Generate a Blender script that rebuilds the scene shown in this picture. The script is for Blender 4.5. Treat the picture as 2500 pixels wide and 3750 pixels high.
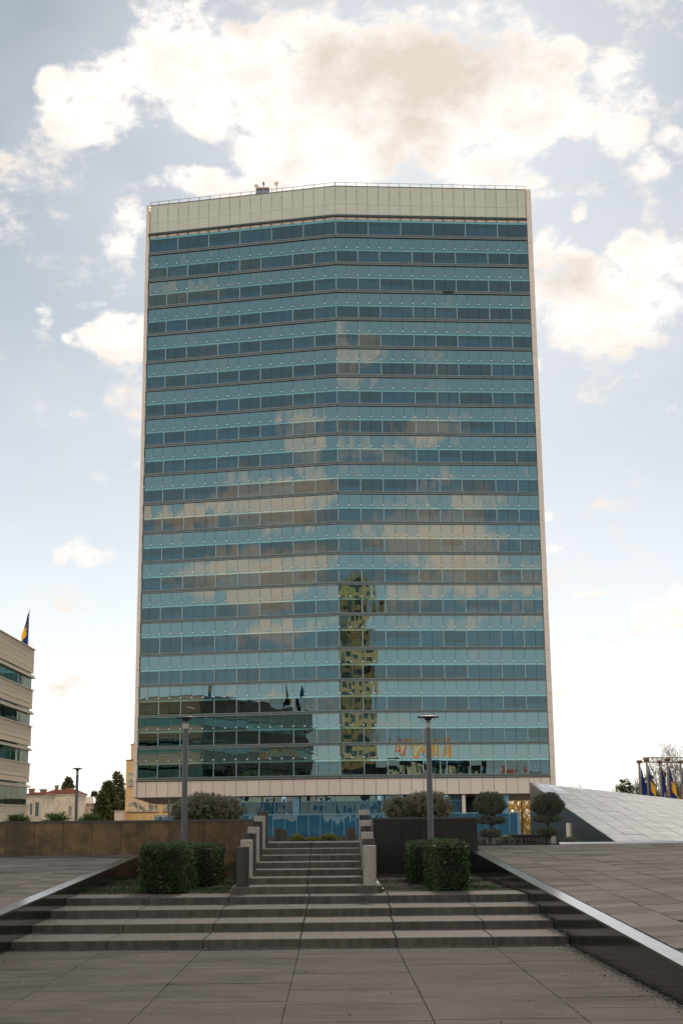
import bpy, math, random
import numpy as np
from mathutils import Vector, Matrix
random.seed(7)
rng = np.random.default_rng(11)
for o in list(bpy.data.objects):
    bpy.data.objects.remove(o, do_unlink=True)
scene = bpy.context.scene
COL = scene.collection
R = math.radians

# ------------------------------------------------------------------ camera
EYE = 1.7
FPX = 5000.0                      # focal length in pixels of a 2500 x 3750 frame
def _ray(px, py):
    return Vector((px - 1250.0, -(py - 1875.0), -FPX))
_u = _ray(1035.0, -20400.0).normalized()
_d = _ray(1215.0, 2998.0); _d = (_d - _u * _d.dot(_u)).normalized()
_r = _d.cross(_u)
CW = Matrix((_r, _d, _u))         # camera -> world
camd = bpy.data.cameras.new('camera')
cam = bpy.data.objects.new('camera', camd)
COL.objects.link(cam)
camd.sensor_fit = 'VERTICAL'; camd.sensor_height = 36.0; camd.sensor_width = 24.0
camd.lens = 36.0 * FPX / 3750.0
camd.clip_start = 0.1; camd.clip_end = 9000.0
cam.matrix_world = Matrix.Translation((0, 0, EYE)) @ CW.to_4x4()
scene.camera = cam
scene.render.resolution_x = 682; scene.render.resolution_y = 1024
scene.render.engine = 'CYCLES'
scene.cycles.max_bounces = 8
scene.cycles.glossy_bounces = 4
scene.cycles.transparent_max_bounces = 12
scene.cycles.caustics_reflective = False
scene.view_settings.view_transform = 'Standard'
scene.view_settings.look = 'None'
scene.view_settings.exposure = 0.66
scene.view_settings.gamma = 1.0
scene.view_settings.use_curve_mapping = False

def at(px, py, Y):
    """world point at depth Y seen at a position of the 2500 x 3750 photograph"""
    v = CW @ _ray(px, py)
    return Vector((0, 0, EYE)) + v * (Y / v.y)

# ------------------------------------------------------------------ node helper
class NT:
    def __init__(s, tree): s.t = tree; s.l = tree.links.new
    def n(s, typ, ins=None, **kw):
        nd = s.t.nodes.new(typ)
        for k, v in kw.items(): setattr(nd, k, v)
        for k, v in (ins or {}).items():
            if hasattr(v, 'bl_rna') and isinstance(v, bpy.types.NodeSocket): s.l(v, nd.inputs[k])
            else: nd.inputs[k].default_value = v
        return nd
    def m(s, op, a, b=0.0, c=0.0, clamp=False):
        return s.n('ShaderNodeMath', {0: a, 1: b, 2: c}, operation=op, use_clamp=clamp).outputs[0]
    def vm(s, op, a, b=(0, 0, 0), c=None):
        d = {0: a, 1: b}
        if c is not None: d[2] = c
        nd = s.n('ShaderNodeVectorMath', d, operation=op)
        return nd.outputs['Value'] if op in ('LENGTH', 'DOT_PRODUCT', 'DISTANCE') else nd.outputs[0]
    def mr(s, v, a, b, c=0.0, d=1.0, smooth=False):
        nd = s.n('ShaderNodeMapRange', {0: v, 1: a, 2: b, 3: c, 4: d})
        if smooth: nd.interpolation_type = 'SMOOTHSTEP'
        return nd.outputs[0]
    def mix(s, f, a, b, mode='MIX'):
        nd = s.n('ShaderNodeMix', data_type='RGBA', blend_type=mode)
        for k, v in ((0, f), (6, a), (7, b)):
            if isinstance(v, bpy.types.NodeSocket): s.l(v, nd.inputs[k])
            elif k == 0: nd.inputs[0].default_value = v
            else: nd.inputs[k].default_value = tuple(v) + (1,) if len(v) == 3 else v
        return nd.outputs[2]
    def noise(s, vec, scale, detail=4, rough=0.55, dist=0.0):
        ins = {'Scale': scale, 'Detail': detail, 'Roughness': rough, 'Distortion': dist}
        if vec is not None: ins['Vector'] = vec
        return s.n('ShaderNodeTexNoise', ins).outputs['Fac']

# ------------------------------------------------------------------ sky and sun
SUN_EL, SUN_AZ = R(29.0), R(5.0)          # azimuth measured from +Y towards +X
world = bpy.data.worlds.new('World'); scene.world = world; world.use_nodes = True
wt = world.node_tree; wt.nodes.clear(); W = NT(wt)
sky = W.n('ShaderNodeTexSky', sky_type='NISHITA', sun_disc=False, sun_elevation=SUN_EL,
          sun_rotation=SUN_AZ, altitude=500.0, air_density=1.0, dust_density=0.4, ozone_density=1.5)
dirv = W.n('ShaderNodeTexCoord').outputs['Generated']
sep = W.n('ShaderNodeSeparateXYZ', {0: dirv})
dx, dy, dz = sep.outputs
ay = W.m('MAXIMUM', W.m('ABSOLUTE', dy), 0.02)
pv = W.n('ShaderNodeCombineXYZ', {0: W.m('DIVIDE', dx, ay), 1: W.m('DIVIDE', dz, ay), 2: W.m('MULTIPLY', W.m('SIGN', dy), 4.0)}).outputs[0]
def pix(px, py):
    v = CW @ _ray(px * 1.594, py * 1.594)
    return (v.x / v.y, v.z / v.y)
def blobs(lst, op='MAXIMUM', lo=.0, hi=2.2):
    tot = None
    for (cx, cy, sx, sy, amp, front) in lst:
        a = W.vm('MULTIPLY_ADD', pv, (.93 / sx, .93 / sy, 1.0), (-.93 * cx / sx, -.93 * cy / sy, -4.0 * front))
        g = W.mr(W.vm('DOT_PRODUCT', a, a), lo, hi, amp, 0.0, True)
        tot = g if tot is None else W.m(op, tot, g)
    return tot
def FB(x, y, sx, sy, amp=.85):      # cloud lobe, laid out in the 1568 x 2352 view of the photograph
    cx, cy = pix(x, y)
    return (cx, cy, pix(x + sx, y)[0] - cx, pix(x, y - sy)[1] - cy, amp, 1)
pv0 = pv
wn = W.n('ShaderNodeTexNoise', {'Vector': dirv, 'Scale': 14.0, 'Detail': 4.0, 'Roughness': .55})
pv = W.vm('ADD', pv0, W.vm('MULTIPLY', W.vm('SUBTRACT', wn.outputs['Color'], (.5, .5, .5)), (.045, .045, 0)))
cover = blobs([
    FB(390, 110, 120, 95), FB(300, 200, 140, 105), FB(200, 262, 80, 66), FB(132, 195, 34, 45, .7), FB(570, 185, 110, 115), FB(500, 250, 130, 70),
    FB(640, 330, 120, 90), FB(470, 405, 130, 30), FB(720, 390, 170, 70), FB(775, 95, 105, 62), FB(980, 100, 230, 85), FB(1130, 180, 120, 110),
    FB(820, 230, 200, 150), FB(1050, 310, 250, 110), FB(1275, 270, 95, 52), FB(1310, 150, 44, 56, .62), FB(1430, 200, 50, 80, .60), FB(1415, 285, 52, 68, .60),
    FB(1480, 370, 46, 30, .55), FB(1545, 318, 44, 28, .55), FB(1190, 402, 80, 18, .7), FB(1290, 430, 80, 20, .55), FB(1315, 482, 20, 40, .48),
    FB(285, 515, 50, 60, .7), FB(280, 780, 84, 46, .7), FB(108, 733, 28, 22, .6), FB(170, 790, 22, 12, .55), FB(210, 715, 40, 12, .5),
    FB(1400, 700, 180, 82), FB(1470, 590, 75, 55, .8), FB(1300, 600, 48, 35), FB(1245, 640, 45, 90), FB(1550, 620, 40, 60, .8), FB(1258, 845, 8, 14, .55),
    FB(1490, 1418, 70, 30, .62), FB(1560, 1385, 40, 32, .75), FB(1268, 1265, 24, 13, .7), FB(1260, 1180, 18, 13, .6), FB(190, 1275, 60, 26, .5), FB(1340, 1385, 36, 8, .45),
    (-.58, .262, .07, .012, .85, -1), (-.53, .27, .055, .03, .8, -1), (-.505, .32, .02, .035, .8, -1), (-.56, .205, .07, .012, .8, -1), (-.54, .19, .04, .012, .7, -1), 
    (.13, .36, .025, .022, .8, -1), (.12, .30, .02, .05, .75, -1), (.14, .265, .035, .014, .8, -1), (.21, .235, .05, .02, .8, -1), (.20, .205, .06, .02, .85, -1), (.22, .175, .06, .014, .8, -1), (.20, .285, .035, .01, .7, -1),
    (.16, .165, .03, .014, .7, -1), (-.55, .155, .05, .006, .65, -1), (-.53, .085, .06, .012, .7, -1), (.22, .148, .05, .008, .7, -1),  (.45, .25, .15, .06, .8, -1), (-.95, .25, .12, .07, .8, -1)])
cover = W.m('SUBTRACT', cover, blobs([FB(450, 345, 70, 26, .55), FB(600, 160, 22, 26, .30), FB(530, 385, 24, 26, .4), FB(565, 40, 36, 24, .3), FB(655, 385, 20, 14, .2)]))
warpd = W.vm('MULTIPLY', dirv, (1.0, 1.0, 1.5))
nz = W.noise(warpd, 11.0, 8, 0.62, 0.2)
nz2 = W.noise(W.vm('ADD', warpd, (3.1, 0.4, 1.7)), 6.0, 3, 0.5)
nzb = W.noise(W.vm('ADD', warpd, (0.3, 0.2, .9)), 34.0, 6, 0.62)
dens = W.m('ADD', W.m('ADD', W.m('MULTIPLY', W.m('SUBTRACT', nz, 0.5), 2.7), cover), W.m('MULTIPLY', W.m('SUBTRACT', nzb, .5), 2.0))
dens = W.m('ADD', dens, W.m('ADD', W.mr(dy, -.5, .1, -.04, .0), W.mr(dz, .45, .8, 0.0, .28)))  # extra high clouds, mostly out of view, added to warm camera-facing surfaces
alpha = W.m('ADD', W.mr(dens, W.mr(dy, -.3, .1, 0.16, 0.16), W.mr(dy, -.3, .1, 1.25, 0.78), 0, W.mr(dy, -.3, .1, .76, .86), True), W.mr(dens, 0.02, 0.7, 0, .16, True))
pv = pv0
shade = blobs([FB(990, 150, 230, 100, .95), FB(940, 340, 90, 80, .6), FB(1290, 630, 90, 60, .75), FB(560, 55, 60, 28, .3), FB(1190, 385, 120, 32, .4), FB(780, 150, 110, 90, .6)], lo=-.3, hi=1.7)
sund = Vector((math.sin(SUN_AZ) * math.cos(SUN_EL), math.cos(SUN_AZ) * math.cos(SUN_EL), math.sin(SUN_EL)))
cosS = W.vm('DOT_PRODUCT', dirv, tuple(sund))
front = W.mr(cosS, -0.3, 0.95, 0, 1, True)
glow = W.m('POWER', W.m('MAXIMUM', cosS, 0.0), 60.0)
glow2 = W.m('POWER', W.m('MAXIMUM', cosS, 0.0), 6.0)
low = W.m('EXPONENT', W.m('MULTIPLY', W.m('MAXIMUM', dz, 0.0), W.mr(front, 0, 1, -1.5, -4.3)))
low2 = W.m('EXPONENT', W.m('MULTIPLY', W.m('MAXIMUM', dz, 0.0), W.mr(front, 0, 1, -14.0, -15.0)))
veil = W.m('ADD', W.m('MULTIPLY', W.m('MULTIPLY', low, W.mr(front, 0, 1, 1.0, 0.60)), 1.0), W.m('MULTIPLY', glow, 0.16))
veilc = W.mix(low2, W.mix(front, (0.72, 0.88, 0.92), (0.96, 0.98, 1.0)), W.mix(front, (1.0, .96, .84), (1.10, 0.98, 0.80)))
veil_col = W.mix(1.0, veilc, W.n('ShaderNodeCombineXYZ', {0: veil, 1: veil, 2: veil}).outputs[0], 'MULTIPLY')
SKY_STRENGTH = 0.15
skyc = W.mix(1.0, sky.outputs[0], (SKY_STRENGTH * .67, SKY_STRENGTH * .70, SKY_STRENGTH * .68), 'MULTIPLY')
skyk = W.vm('DIVIDE', skyc, W.vm('ADD', W.vm('MULTIPLY', skyc, (2.45, 2.3, 2.15)), (1.0, 1.0, 1.0)))
base = W.mix(1.0, skyk, veil_col, 'ADD')
base = W.mix(W.mr(nz2, .42, .72, 0.0, .22), base, W.mix(front, (.9, .85, .8), (.62, .62, .62)))
detail = W.mr(nzb, .3, .7, -.22, .26)
shadef = W.m('ADD', W.m('ADD', W.mr(nz, .50, .68, 0.0, .38), W.m('MULTIPLY', shade, W.mr(nz2, .3, .7, .6, 1.15))), W.m('MULTIPLY', detail, 1.5), clamp=True)
litc = W.mix(front, (2.4, 1.45, 1.0), (.715, .68, .645))
darkc = W.mix(front, (1.2, .80, .56), (.52, .45, .395))
cloudc = W.mix(shadef, litc, darkc)
edge = W.mr(dens, 0.15, 0.60, 0.7, 0.0)
cloudc = W.mix(W.m('MULTIPLY', edge, .8, clamp=True), cloudc, W.mix(front, (1.35, .98, .72), (.53, .51, .51)))
out = W.mix(alpha, base, cloudc)
lp = W.n('ShaderNodeBackground', {'Color': out, 'Strength': 1.0})
wo = W.n('ShaderNodeOutputWorld'); W.l(lp.outputs[0], wo.inputs[0])

sl = bpy.data.lights.new('sun', 'SUN'); sun = bpy.data.objects.new('sun', sl); COL.objects.link(sun)
sl.energy = 2.2; sl.angle = R(10); sl.color = (1.0, .86, .70)
sun.rotation_euler = (-sund).to_track_quat('-Z', 'Y').to_euler()

# ------------------------------------------------------------------ materials
MATS = {}
def mat(name, col=(.5, .5, .5), rough=.6, metal=0.0, spec=.5, var=0.0, nscale=0.0, namp=0.0, bump=0.0, bscale=20.0,
        speck=0.0, sscale=120.0, streak=0.0, coord='Object', riser=0.0, lottery=0.0, col2=None, isl=0.0, trans=0.0, dirt=0.0):
    if name in MATS: return MATS[name]
    m = bpy.data.materials.new(name); m.use_nodes = True; MATS[name] = m
    t = m.node_tree; t.nodes.clear(); N = NT(t)
    b = N.n('ShaderNodeBsdfPrincipled', {'Roughness': rough, 'Metallic': metal, 'Specular IOR Level': spec})
    o = N.n('ShaderNodeOutputMaterial'); N.l(b.outputs[0], o.inputs[0])
    tc = N.n('ShaderNodeTexCoord'); v = tc.outputs[coord]
    geo = N.n('ShaderNodeNewGeometry'); wv = geo.outputs['Position']
    rnd = N.n('ShaderNodeObjectInfo').outputs['Random']
    c = None
    fac = None
    def add(x, w):
        nonlocal fac
        x = N.m('MULTIPLY', N.m('SUBTRACT', x, 0.5), w)
        fac = x if fac is None else N.m('ADD', fac, x)
    if var: add(rnd, var * 2)
    if nscale: add(N.noise(wv, nscale, 6, .6, .3), namp * 2)
    if speck: add(N.mr(N.noise(wv, sscale, 2, .7), .35, .65), speck)
    if streak:
        sv = N.vm('MULTIPLY', wv, (9, 9, .5)); add(N.mr(N.noise(sv, 1.0, 4, .6), .3, .7), streak)
    if isl: add(geo.outputs['Random Per Island'], isl * 2)
    if dirt: add(N.mr(N.noise(N.vm('MULTIPLY', wv, (.6, 1.0, 1.0)), 1.1, 6, .65, .8), .35, .62), dirt)
    if lottery: # a few pieces much paler than the rest
        f_ = N.m('MULTIPLY', N.m('POWER', rnd, 5.0), lottery)
        fac = f_ if fac is None else N.m('ADD', fac, f_)
    if riser: # upright faces darker: ground-in dirt plus shade put into the colour
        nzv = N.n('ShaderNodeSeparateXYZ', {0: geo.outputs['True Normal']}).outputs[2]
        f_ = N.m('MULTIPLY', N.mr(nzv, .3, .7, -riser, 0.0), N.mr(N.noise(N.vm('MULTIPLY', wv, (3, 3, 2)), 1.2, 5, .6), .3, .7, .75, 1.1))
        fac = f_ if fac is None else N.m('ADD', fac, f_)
    colr = tuple(col) + (1,)
    if fac is not None:
        f1 = N.m('MAXIMUM', N.m('ADD', fac, 1.0), 0.05)
        fc = N.n('ShaderNodeCombineXYZ', {0: f1, 1: f1, 2: f1}).outputs[0]
        basec = col
        if col2 is not None:
            basec = N.mix(N.mr(N.noise(wv, nscale * .7 + .5, 4, .6, .5), .38, .62), col, col2)
        c = N.mix(1.0, basec, fc, 'MULTIPLY'); N.l(c, b.inputs['Base Color'])
    else: b.inputs['Base Color'].default_value = colr
    if bump:
        bp = N.n('ShaderNodeBump', {'Strength': bump, 'Distance': .02, 'Height': N.noise(wv, bscale, 5, .65)})
        N.l(bp.outputs[0], b.inputs['Normal'])
    if trans:
        tr = N.n('ShaderNodeBsdfTranslucent'); N.l(c, tr.inputs[0]) if c is not None else None
        mx = N.n('ShaderNodeMixShader', {0: trans}); N.l(b.outputs[0], mx.inputs[1]); N.l(tr.outputs[0], mx.inputs[2]); N.l(mx.outputs[0], o.inputs[0])
    return m

def glass(name, base, tint, refl, rough=.0, see=None, wave=.012, wscale=.9, curve=1.0):
    """coated facade glass: a mirror layer over a dull body (or over a see-through tint)"""
    if name in MATS: return MATS[name]
    m = bpy.data.materials.new(name); m.use_nodes = True; MATS[name] = m
    t = m.node_tree; t.nodes.clear(); N = NT(t)
    geo = N.n('ShaderNodeNewGeometry'); wv = geo.outputs['Position']
    rnd = N.n('ShaderNodeObjectInfo').outputs['Random']
    off = N.n('ShaderNodeCombineXYZ', {0: N.m('MULTIPLY', rnd, 37.0), 1: 0.0, 2: N.m('MULTIPLY', rnd, 19.0)}).outputs[0]
    isl = N.n('ShaderNodeCombineXYZ', {0: N.m('MULTIPLY', geo.outputs['Random Per Island'], 53.0), 1: 0.0, 2: 0.0}).outputs[0]
    p = N.vm('ADD', N.vm('ADD', N.vm('MULTIPLY', wv, (1.2, 1.2, .45)), off), isl)
    bp = N.n('ShaderNodeBump', {'Strength': 1.0, 'Distance': wave, 'Height': N.noise(p, wscale, 0, .45)})
    g = N.n('ShaderNodeBsdfGlossy', {'Color': tint + (1,), 'Roughness': rough}); N.l(bp.outputs[0], g.inputs['Normal'])
    if see is not None: d = N.n('ShaderNodeBsdfTransparent', {'Color': see + (1,)})
    else:
        bc = N.mix(1.0, base, N.n('ShaderNodeCombineXYZ', {k: N.mr(rnd, 0, 1, .9, 1.1) for k in range(3)}).outputs[0], 'MULTIPLY')
        d = N.n('ShaderNodeBsdfDiffuse', {'Color': bc})
    fr = N.n('ShaderNodeLayerWeight', {'Blend': .35}).outputs['Fresnel']
    f = N.mr(fr, 0.04, 1.0, refl, 1.0)
    mx = N.n('ShaderNodeMixShader', {0: f}); N.l(d.outputs[0], mx.inputs[1]); N.l(g.outputs[0], mx.inputs[2])
    o = N.n('ShaderNodeOutputMaterial'); N.l(mx.outputs[0], o.inputs[0])
    return m

# ------------------------------------------------------------------ mesh helper
class MB:
    def __init__(s): s.v = []; s.f = []; s.mi = []; s.cur = 0; s.M = None
    def pt(s, p):
        if s.M is not None: p = s.M @ Vector(p)
        s.v.append(tuple(p)); return len(s.v) - 1
    def face(s, pts):
        s.f.append([s.pt(p) for p in pts]); s.mi.append(s.cur); return s
    def box(s, x0, x1, y0, y1, z0, z1, bev=0.0):
        if bev:
            b = bev
            lo = [(x0, y0), (x1, y0), (x1, y1), (x0, y1)]
            li = [(x0 + b, y0 + b), (x1 - b, y0 + b), (x1 - b, y1 - b), (x0 + b, y1 - b)]
            a = [s.pt((x, y, z0)) for x, y in lo]; c = [s.pt((x, y, z1 - b)) for x, y in lo]; t = [s.pt((x, y, z1)) for x, y in li]
            fs = [a[::-1], t]
            for k in range(4):
                j = (k + 1) % 4; fs += [[a[k], a[j], c[j], c[k]], [c[k], c[j], t[j], t[k]]]
            s.f += fs; s.mi += [s.cur] * len(fs); return s
        p = [s.pt(q) for q in ((x0, y0, z0), (x1, y0, z0), (x1, y1, z0), (x0, y1, z0), (x0, y0, z1), (x1, y0, z1), (x1, y1, z1), (x0, y1, z1))]
        fs = [[p[3], p[2], p[1], p[0]], [p[4], p[5], p[6], p[7]], [p[0], p[1], p[5], p[4]], [p[1], p[2], p[6], p[5]], [p[2], p[3], p[7], p[6]], [p[3], p[0], p[4], p[7]]]
        s.f += fs; s.mi += [s.cur] * 6; return s
    def hexa(s, b, t):
        """four bottom points and four top points, both counter-clockwise from above"""
        B = [s.pt(q) for q in b]; T = [s.pt(q) for q in t]
        fs = [B[::-1], T] + [[B[k], B[(k + 1) % 4], T[(k + 1) % 4], T[k]] for k in range(4)]
        s.f += fs; s.mi += [s.cur] * 6; return s
    def lathe(s, prof, n=20, c=(0, 0, 0), caps=True):
        rings = []
        for r, z in prof:
            rings.append([s.pt((c[0] + r * math.cos(2 * math.pi * k / n), c[1] + r * math.sin(2 * math.pi * k / n), c[2] + z)) for k in range(n)])
        for a, b in zip(rings, rings[1:]):
            for k in range(n):
                j = (k + 1) % n; s.f.append([a[k], a[j], b[j], b[k]]); s.mi.append(s.cur)
        if caps:
            s.f.append(rings[0][::-1]); s.mi.append(s.cur); s.f.append(rings[-1][:]); s.mi.append(s.cur)
        return s
    def tube(s, pts, rads, n=8):
        pts = [Vector(p) for p in pts]; rings = []
        if not isinstance(rads, (list, tuple)): rads = [rads] * len(pts)
        for i, p in enumerate(pts):
            d = (pts[min(i + 1, len(pts) - 1)] - pts[max(i - 1, 0)]).normalized()
            a = d.cross(Vector((0, 0, 1)) if abs(d.z) < .95 else Vector((1, 0, 0))).normalized(); b = d.cross(a)
            rings.append([s.pt(p + (a * math.cos(2 * math.pi * k / n) + b * math.sin(2 * math.pi * k / n)) * rads[i]) for k in range(n)])
        for a, b in zip(rings, rings[1:]):
            for k in range(n):
                j = (k + 1) % n; s.f.append([a[k], b[k], b[j], a[j]]); s.mi.append(s.cur)
        s.f.append(rings[0][:]); s.mi.append(s.cur); s.f.append(rings[-1][::-1]); s.mi.append(s.cur)
        return s
    def build(s, name, mats, parent=None, smooth=False, **tags):
        me = bpy.data.meshes.new(name); me.from_pydata(s.v, [], s.f)
        for m in (mats if isinstance(mats, (list, tuple)) else [mats]): me.materials.append(m)
        if len(set(s.mi)) > 1: me.polygons.foreach_set('material_index', s.mi)
        if smooth: me.polygons.foreach_set('use_smooth', [True] * len(s.f))
        me.update()
        return link(name, me, parent, **tags)

def link(name, me, parent=None, M=None, **tags):
    o = bpy.data.objects.new(name, me); COL.objects.link(o)
    if parent is not None: o.parent = parent
    if M is not None: o.matrix_local = M
    tag(o, **tags); return o
def tag(o, label=None, category=None, group=None, kind=None):
    for k, v in (('label', label), ('category', category), ('group', group), ('kind', kind)):
        if v is not None: o[k] = v
    return o
def empty(name, loc=(0, 0, 0), rz=0.0, **tags):
    o = bpy.data.objects.new(name, None); COL.objects.link(o); o.location = loc; o.rotation_euler = (0, 0, rz); o.empty_display_size = .1
    return tag(o, **tags)
def copy_tree(o, loc, rz=0.0, sc=None, **tags):
    def rec(s, par):
        c = s.copy(); COL.objects.link(c)
        if par is not None: c.parent = par
        for ch in s.children: rec(ch, c)
        return c
    c = rec(o, None); c.location = loc; c.rotation_euler = (0, 0, rz)
    if sc: c.scale = sc
    return tag(c, **tags)

def quads_mesh(name, V, mats, parent=None, **tags):
    """V: (n,4,3) array of separate quads"""
    n = len(V); me = bpy.data.meshes.new(name)
    me.vertices.add(n * 4); me.vertices.foreach_set('co', V.reshape(-1).astype(np.float32))
    me.loops.add(n * 4); me.loops.foreach_set('vertex_index', np.arange(n * 4, dtype=np.int32))
    me.polygons.add(n); me.polygons.foreach_set('loop_start', np.arange(0, n * 4, 4, dtype=np.int32)); me.polygons.foreach_set('loop_total', np.full(n, 4, dtype=np.int32))
    for m in (mats if isinstance(mats, (list, tuple)) else [mats]): me.materials.append(m)
    me.update(calc_edges=True); me.validate()
    return link(name, me, parent, **tags)

def leaves(P, nrm, L, Wd, spread=.6, fold=0.0):
    """leaf quads at P whose long axis follows nrm with random spread"""
    n = len(P)
    a = nrm + rng.normal(0, spread, (n, 3)); a /= np.linalg.norm(a, axis=1)[:, None] + 1e-9
    t = rng.normal(0, 1, (n, 3)); b = np.cross(a, t); b /= np.linalg.norm(b, axis=1)[:, None] + 1e-9
    l = (L * rng.uniform(.6, 1.3, n))[:, None]; w = (Wd * rng.uniform(.7, 1.3, n))[:, None]
    return np.stack([P, P + a * l * .5 + b * w * .5, P + a * l, P + a * l * .5 - b * w * .5], axis=1)

def clumpy(ells, nclump, per, cr, L, Wd, inner=.25, flat_bottom=None):
    """clumps of needles over the skins of ellipsoids (cx,cy,cz,rx,ry,rz)"""
    out = []
    vol = np.array([e[3] * e[4] + e[4] * e[5] + e[3] * e[5] for e in ells]); vol = vol / vol.sum()
    for e, w in zip(ells, vol):
        k = int(nclump * w) + 1
        d = rng.normal(0, 1, (k, 3)); d /= np.linalg.norm(d, axis=1)[:, None]
        c = np.array(e[:3]); r = np.array(e[3:6])
        bump = 1 + .07 * np.sin(d[:, 0] * 5 + c[0]) * np.sin(d[:, 1] * 4 + 1) + .06 * np.sin(d[:, 2] * 7 + 2) 
        rad = ((rng.uniform(.76, 1.05, k) + np.where(rng.random(k) < .06, .07, 0)) * bump)[:, None]
        P = c + d * r * rad
        if flat_bottom is not None: P[:, 2] = np.maximum(P[:, 2], flat_bottom + rng.uniform(0, .03, k))
        nr = d / r; nr /= np.linalg.norm(nr, axis=1)[:, None]
        q = np.repeat(P, per, 0) + rng.normal(0, cr, (k * per, 3)); nn = np.repeat(nr, per, 0)
        out.append(leaves(q, nn, L, Wd, .75))
    return np.concatenate(out)

def twig_tree(trunk_mb, base, h, r0, n, seed, spread=.5, depth=3, up=.6, tips=None):
    """tapered trunk with limbs; returns branch tips"""
    rd = random.Random(seed); tips = [] if tips is None else tips
    def branch(p, d, l, r, lev):
        pts = [p]; rr = [r]; k = 4
        for i in range(k):
            d = (d + Vector((rd.gauss(0, .12), rd.gauss(0, .12), rd.gauss(0, .08) + .04 * up))).normalized()
            p = p + d * l / k; pts.append(p); rr.append(r * (1 - .75 * (i + 1) / k))
        trunk_mb.tube(pts, rr, 5 if lev else 8)
        for i in range(1, k + 1): tips.append((pts[i], d, lev))
        if lev < depth:
            for j in range(n if lev == 0 else max(2, n // 2)):
                t = rd.uniform(.3, 1.0); q = pts[0].lerp(pts[-1], t) if False else pts[min(k, int(t * k))]
                ang = rd.uniform(0, 2 * math.pi); side = Vector((math.cos(ang), math.sin(ang), rd.uniform(.1, .8) * up * 1.5))
                nd = (d * (1 - spread) + side.normalized() * spread * 1.4).normalized()
                branch(q, nd, l * rd.uniform(.42, .62), r * rd.uniform(.32, .45), lev + 1)
    branch(Vector(base), Vector((0, 0, 1)), h, r0, 0)
    return tips

# palette
M_pave = mat('plaza_stone', (.062, .053, .043), .85, var=.10, nscale=2.2, namp=.28, speck=.30, sscale=90, bump=.10, bscale=60, dirt=.8, spec=.18)
M_ramp = mat('ramp_stone', (.112, .095, .080), .85, var=.34, nscale=1.1, namp=.45, speck=.18, sscale=80, dirt=.5, spec=.15)
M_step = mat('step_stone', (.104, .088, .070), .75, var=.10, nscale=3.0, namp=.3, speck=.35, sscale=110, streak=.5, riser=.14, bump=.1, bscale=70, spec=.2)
M_joint = mat('joint_dirt', (.026, .023, .019), .95)
M_grit = mat('grit', (.34, .32, .28), .9, isl=.3)
M_black = mat('black_polished_granite', (.006, .0075, .007), .09, spec=.5, nscale=1.4, namp=.5, speck=.9, sscale=160, streak=.8, var=.2)
M_cop = mat('coping_polished_granite', (.05, .052, .05), .16, spec=.55, var=.25, speck=.3, sscale=160, nscale=2, namp=.3)
M_brown = mat('brown_polished_granite', (.15, .085, .042), .14, spec=.5, nscale=2.4, namp=.75, col2=(.06, .040, .027), speck=.8, sscale=130, var=.18)
M_brownd = mat('dark_brown_granite', (.014, .011, .009), .3, spec=.3, nscale=3, namp=.6, speck=.9, sscale=110, var=.15)
M_capst = mat('dark_cap_stone', (.045, .04, .034), .5, var=.1, speck=.4)
M_bl = mat('light_granite', (.34, .275, .225), .6, speck=1.1, sscale=75, nscale=6, namp=.1)
M_bd = mat('dark_granite', (.052, .042, .033), .6, spec=.3, speck=.6, sscale=90, streak=1.2)
M_soil = mat('soil', (.03, .02, .013), .95, nscale=8, namp=.5, bump=.5, bscale=30)
M_grass = mat('grass_blades', (.045, .075, .018), .7, isl=.5, trans=.25)
M_hedge = mat('hedge_leaf', (.044, .070, .015), .55, isl=.45, spec=.5, trans=.15)
M_conifer = mat('grey_green_needles', (.23, .21, .135), .6, isl=.5, nscale=2.5, namp=.22, trans=.2)
M_top = mat('topiary_needles', (.145, .150, .095), .6, isl=.5, nscale=3, namp=.22, trans=.2)
M_jun = mat('juniper_needles', (.085, .125, .025), .6, isl=.45, trans=.25)
M_yel = mat('yellow_green_needles', (.20, .19, .025), .6, isl=.5, trans=.3)
M_bark = mat('bark', (.075, .052, .038), .9, nscale=20, namp=.4)
M_treed = mat('dark_tree_leaf', (.14, .135, .05), .6, isl=.5, trans=.35)
M_gold = mat('autumn_leaf', (.42, .25, .04), .6, isl=.6, trans=.5)
M_twig = mat('bare_twig', (.16, .11, .07), .8)
M_lamp = mat('lamp_grey_paint', (.085, .080, .078), .42, spec=.5, nscale=1.5, namp=.12)
M_lampu = mat('lamp_underside', (.16, .10, .08), .6)
M_ss = mat('brushed_sleeve', (.35, .30, .27), .35, metal=.5)
M_cream = mat('cream_cladding', (.86, .66, .51), .5, var=.035, nscale=.35, namp=.06, streak=.05)
M_crown = mat('crown_cladding', (.68, .60, .45), .45, var=.03, nscale=.3, namp=.06, streak=.04)
M_rust = mat('rusty_seam', (.22, .10, .05), .9, nscale=3, namp=.6)
M_ledge = mat('ledge_metal', (.10, .115, .10), .45, spec=.5, nscale=.5, namp=.1)
M_ledgel = mat('ledge_edge', (.50, .50, .45), .4)
M_dark = mat('dark_void', (.012, .014, .016), .9)
M_frame = mat('aluminium_frame', (.42, .52, .52), .4, spec=.5)
M_framet = mat('teal_frame', (.17, .32, .36), .4)
M_blind = mat('blind_slats', (.030, .028, .024), .7, lottery=6.0)
M_stud = mat('white_stud', (.85, .85, .82), .4)
M_span = glass('spandrel_glass', (.005, .032, .038), (.60, .80, .81), .17, wave=.007, wscale=.7)
M_pane = glass('window_glass', None, (.66, .82, .82), .06, see=(.42, .54, .58), wave=.008, wscale=.7)
M_inner = glass('inner_glass', (.012, .03, .038), (.48, .82, 1.0), .26, wave=.01, wscale=.7)
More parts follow.
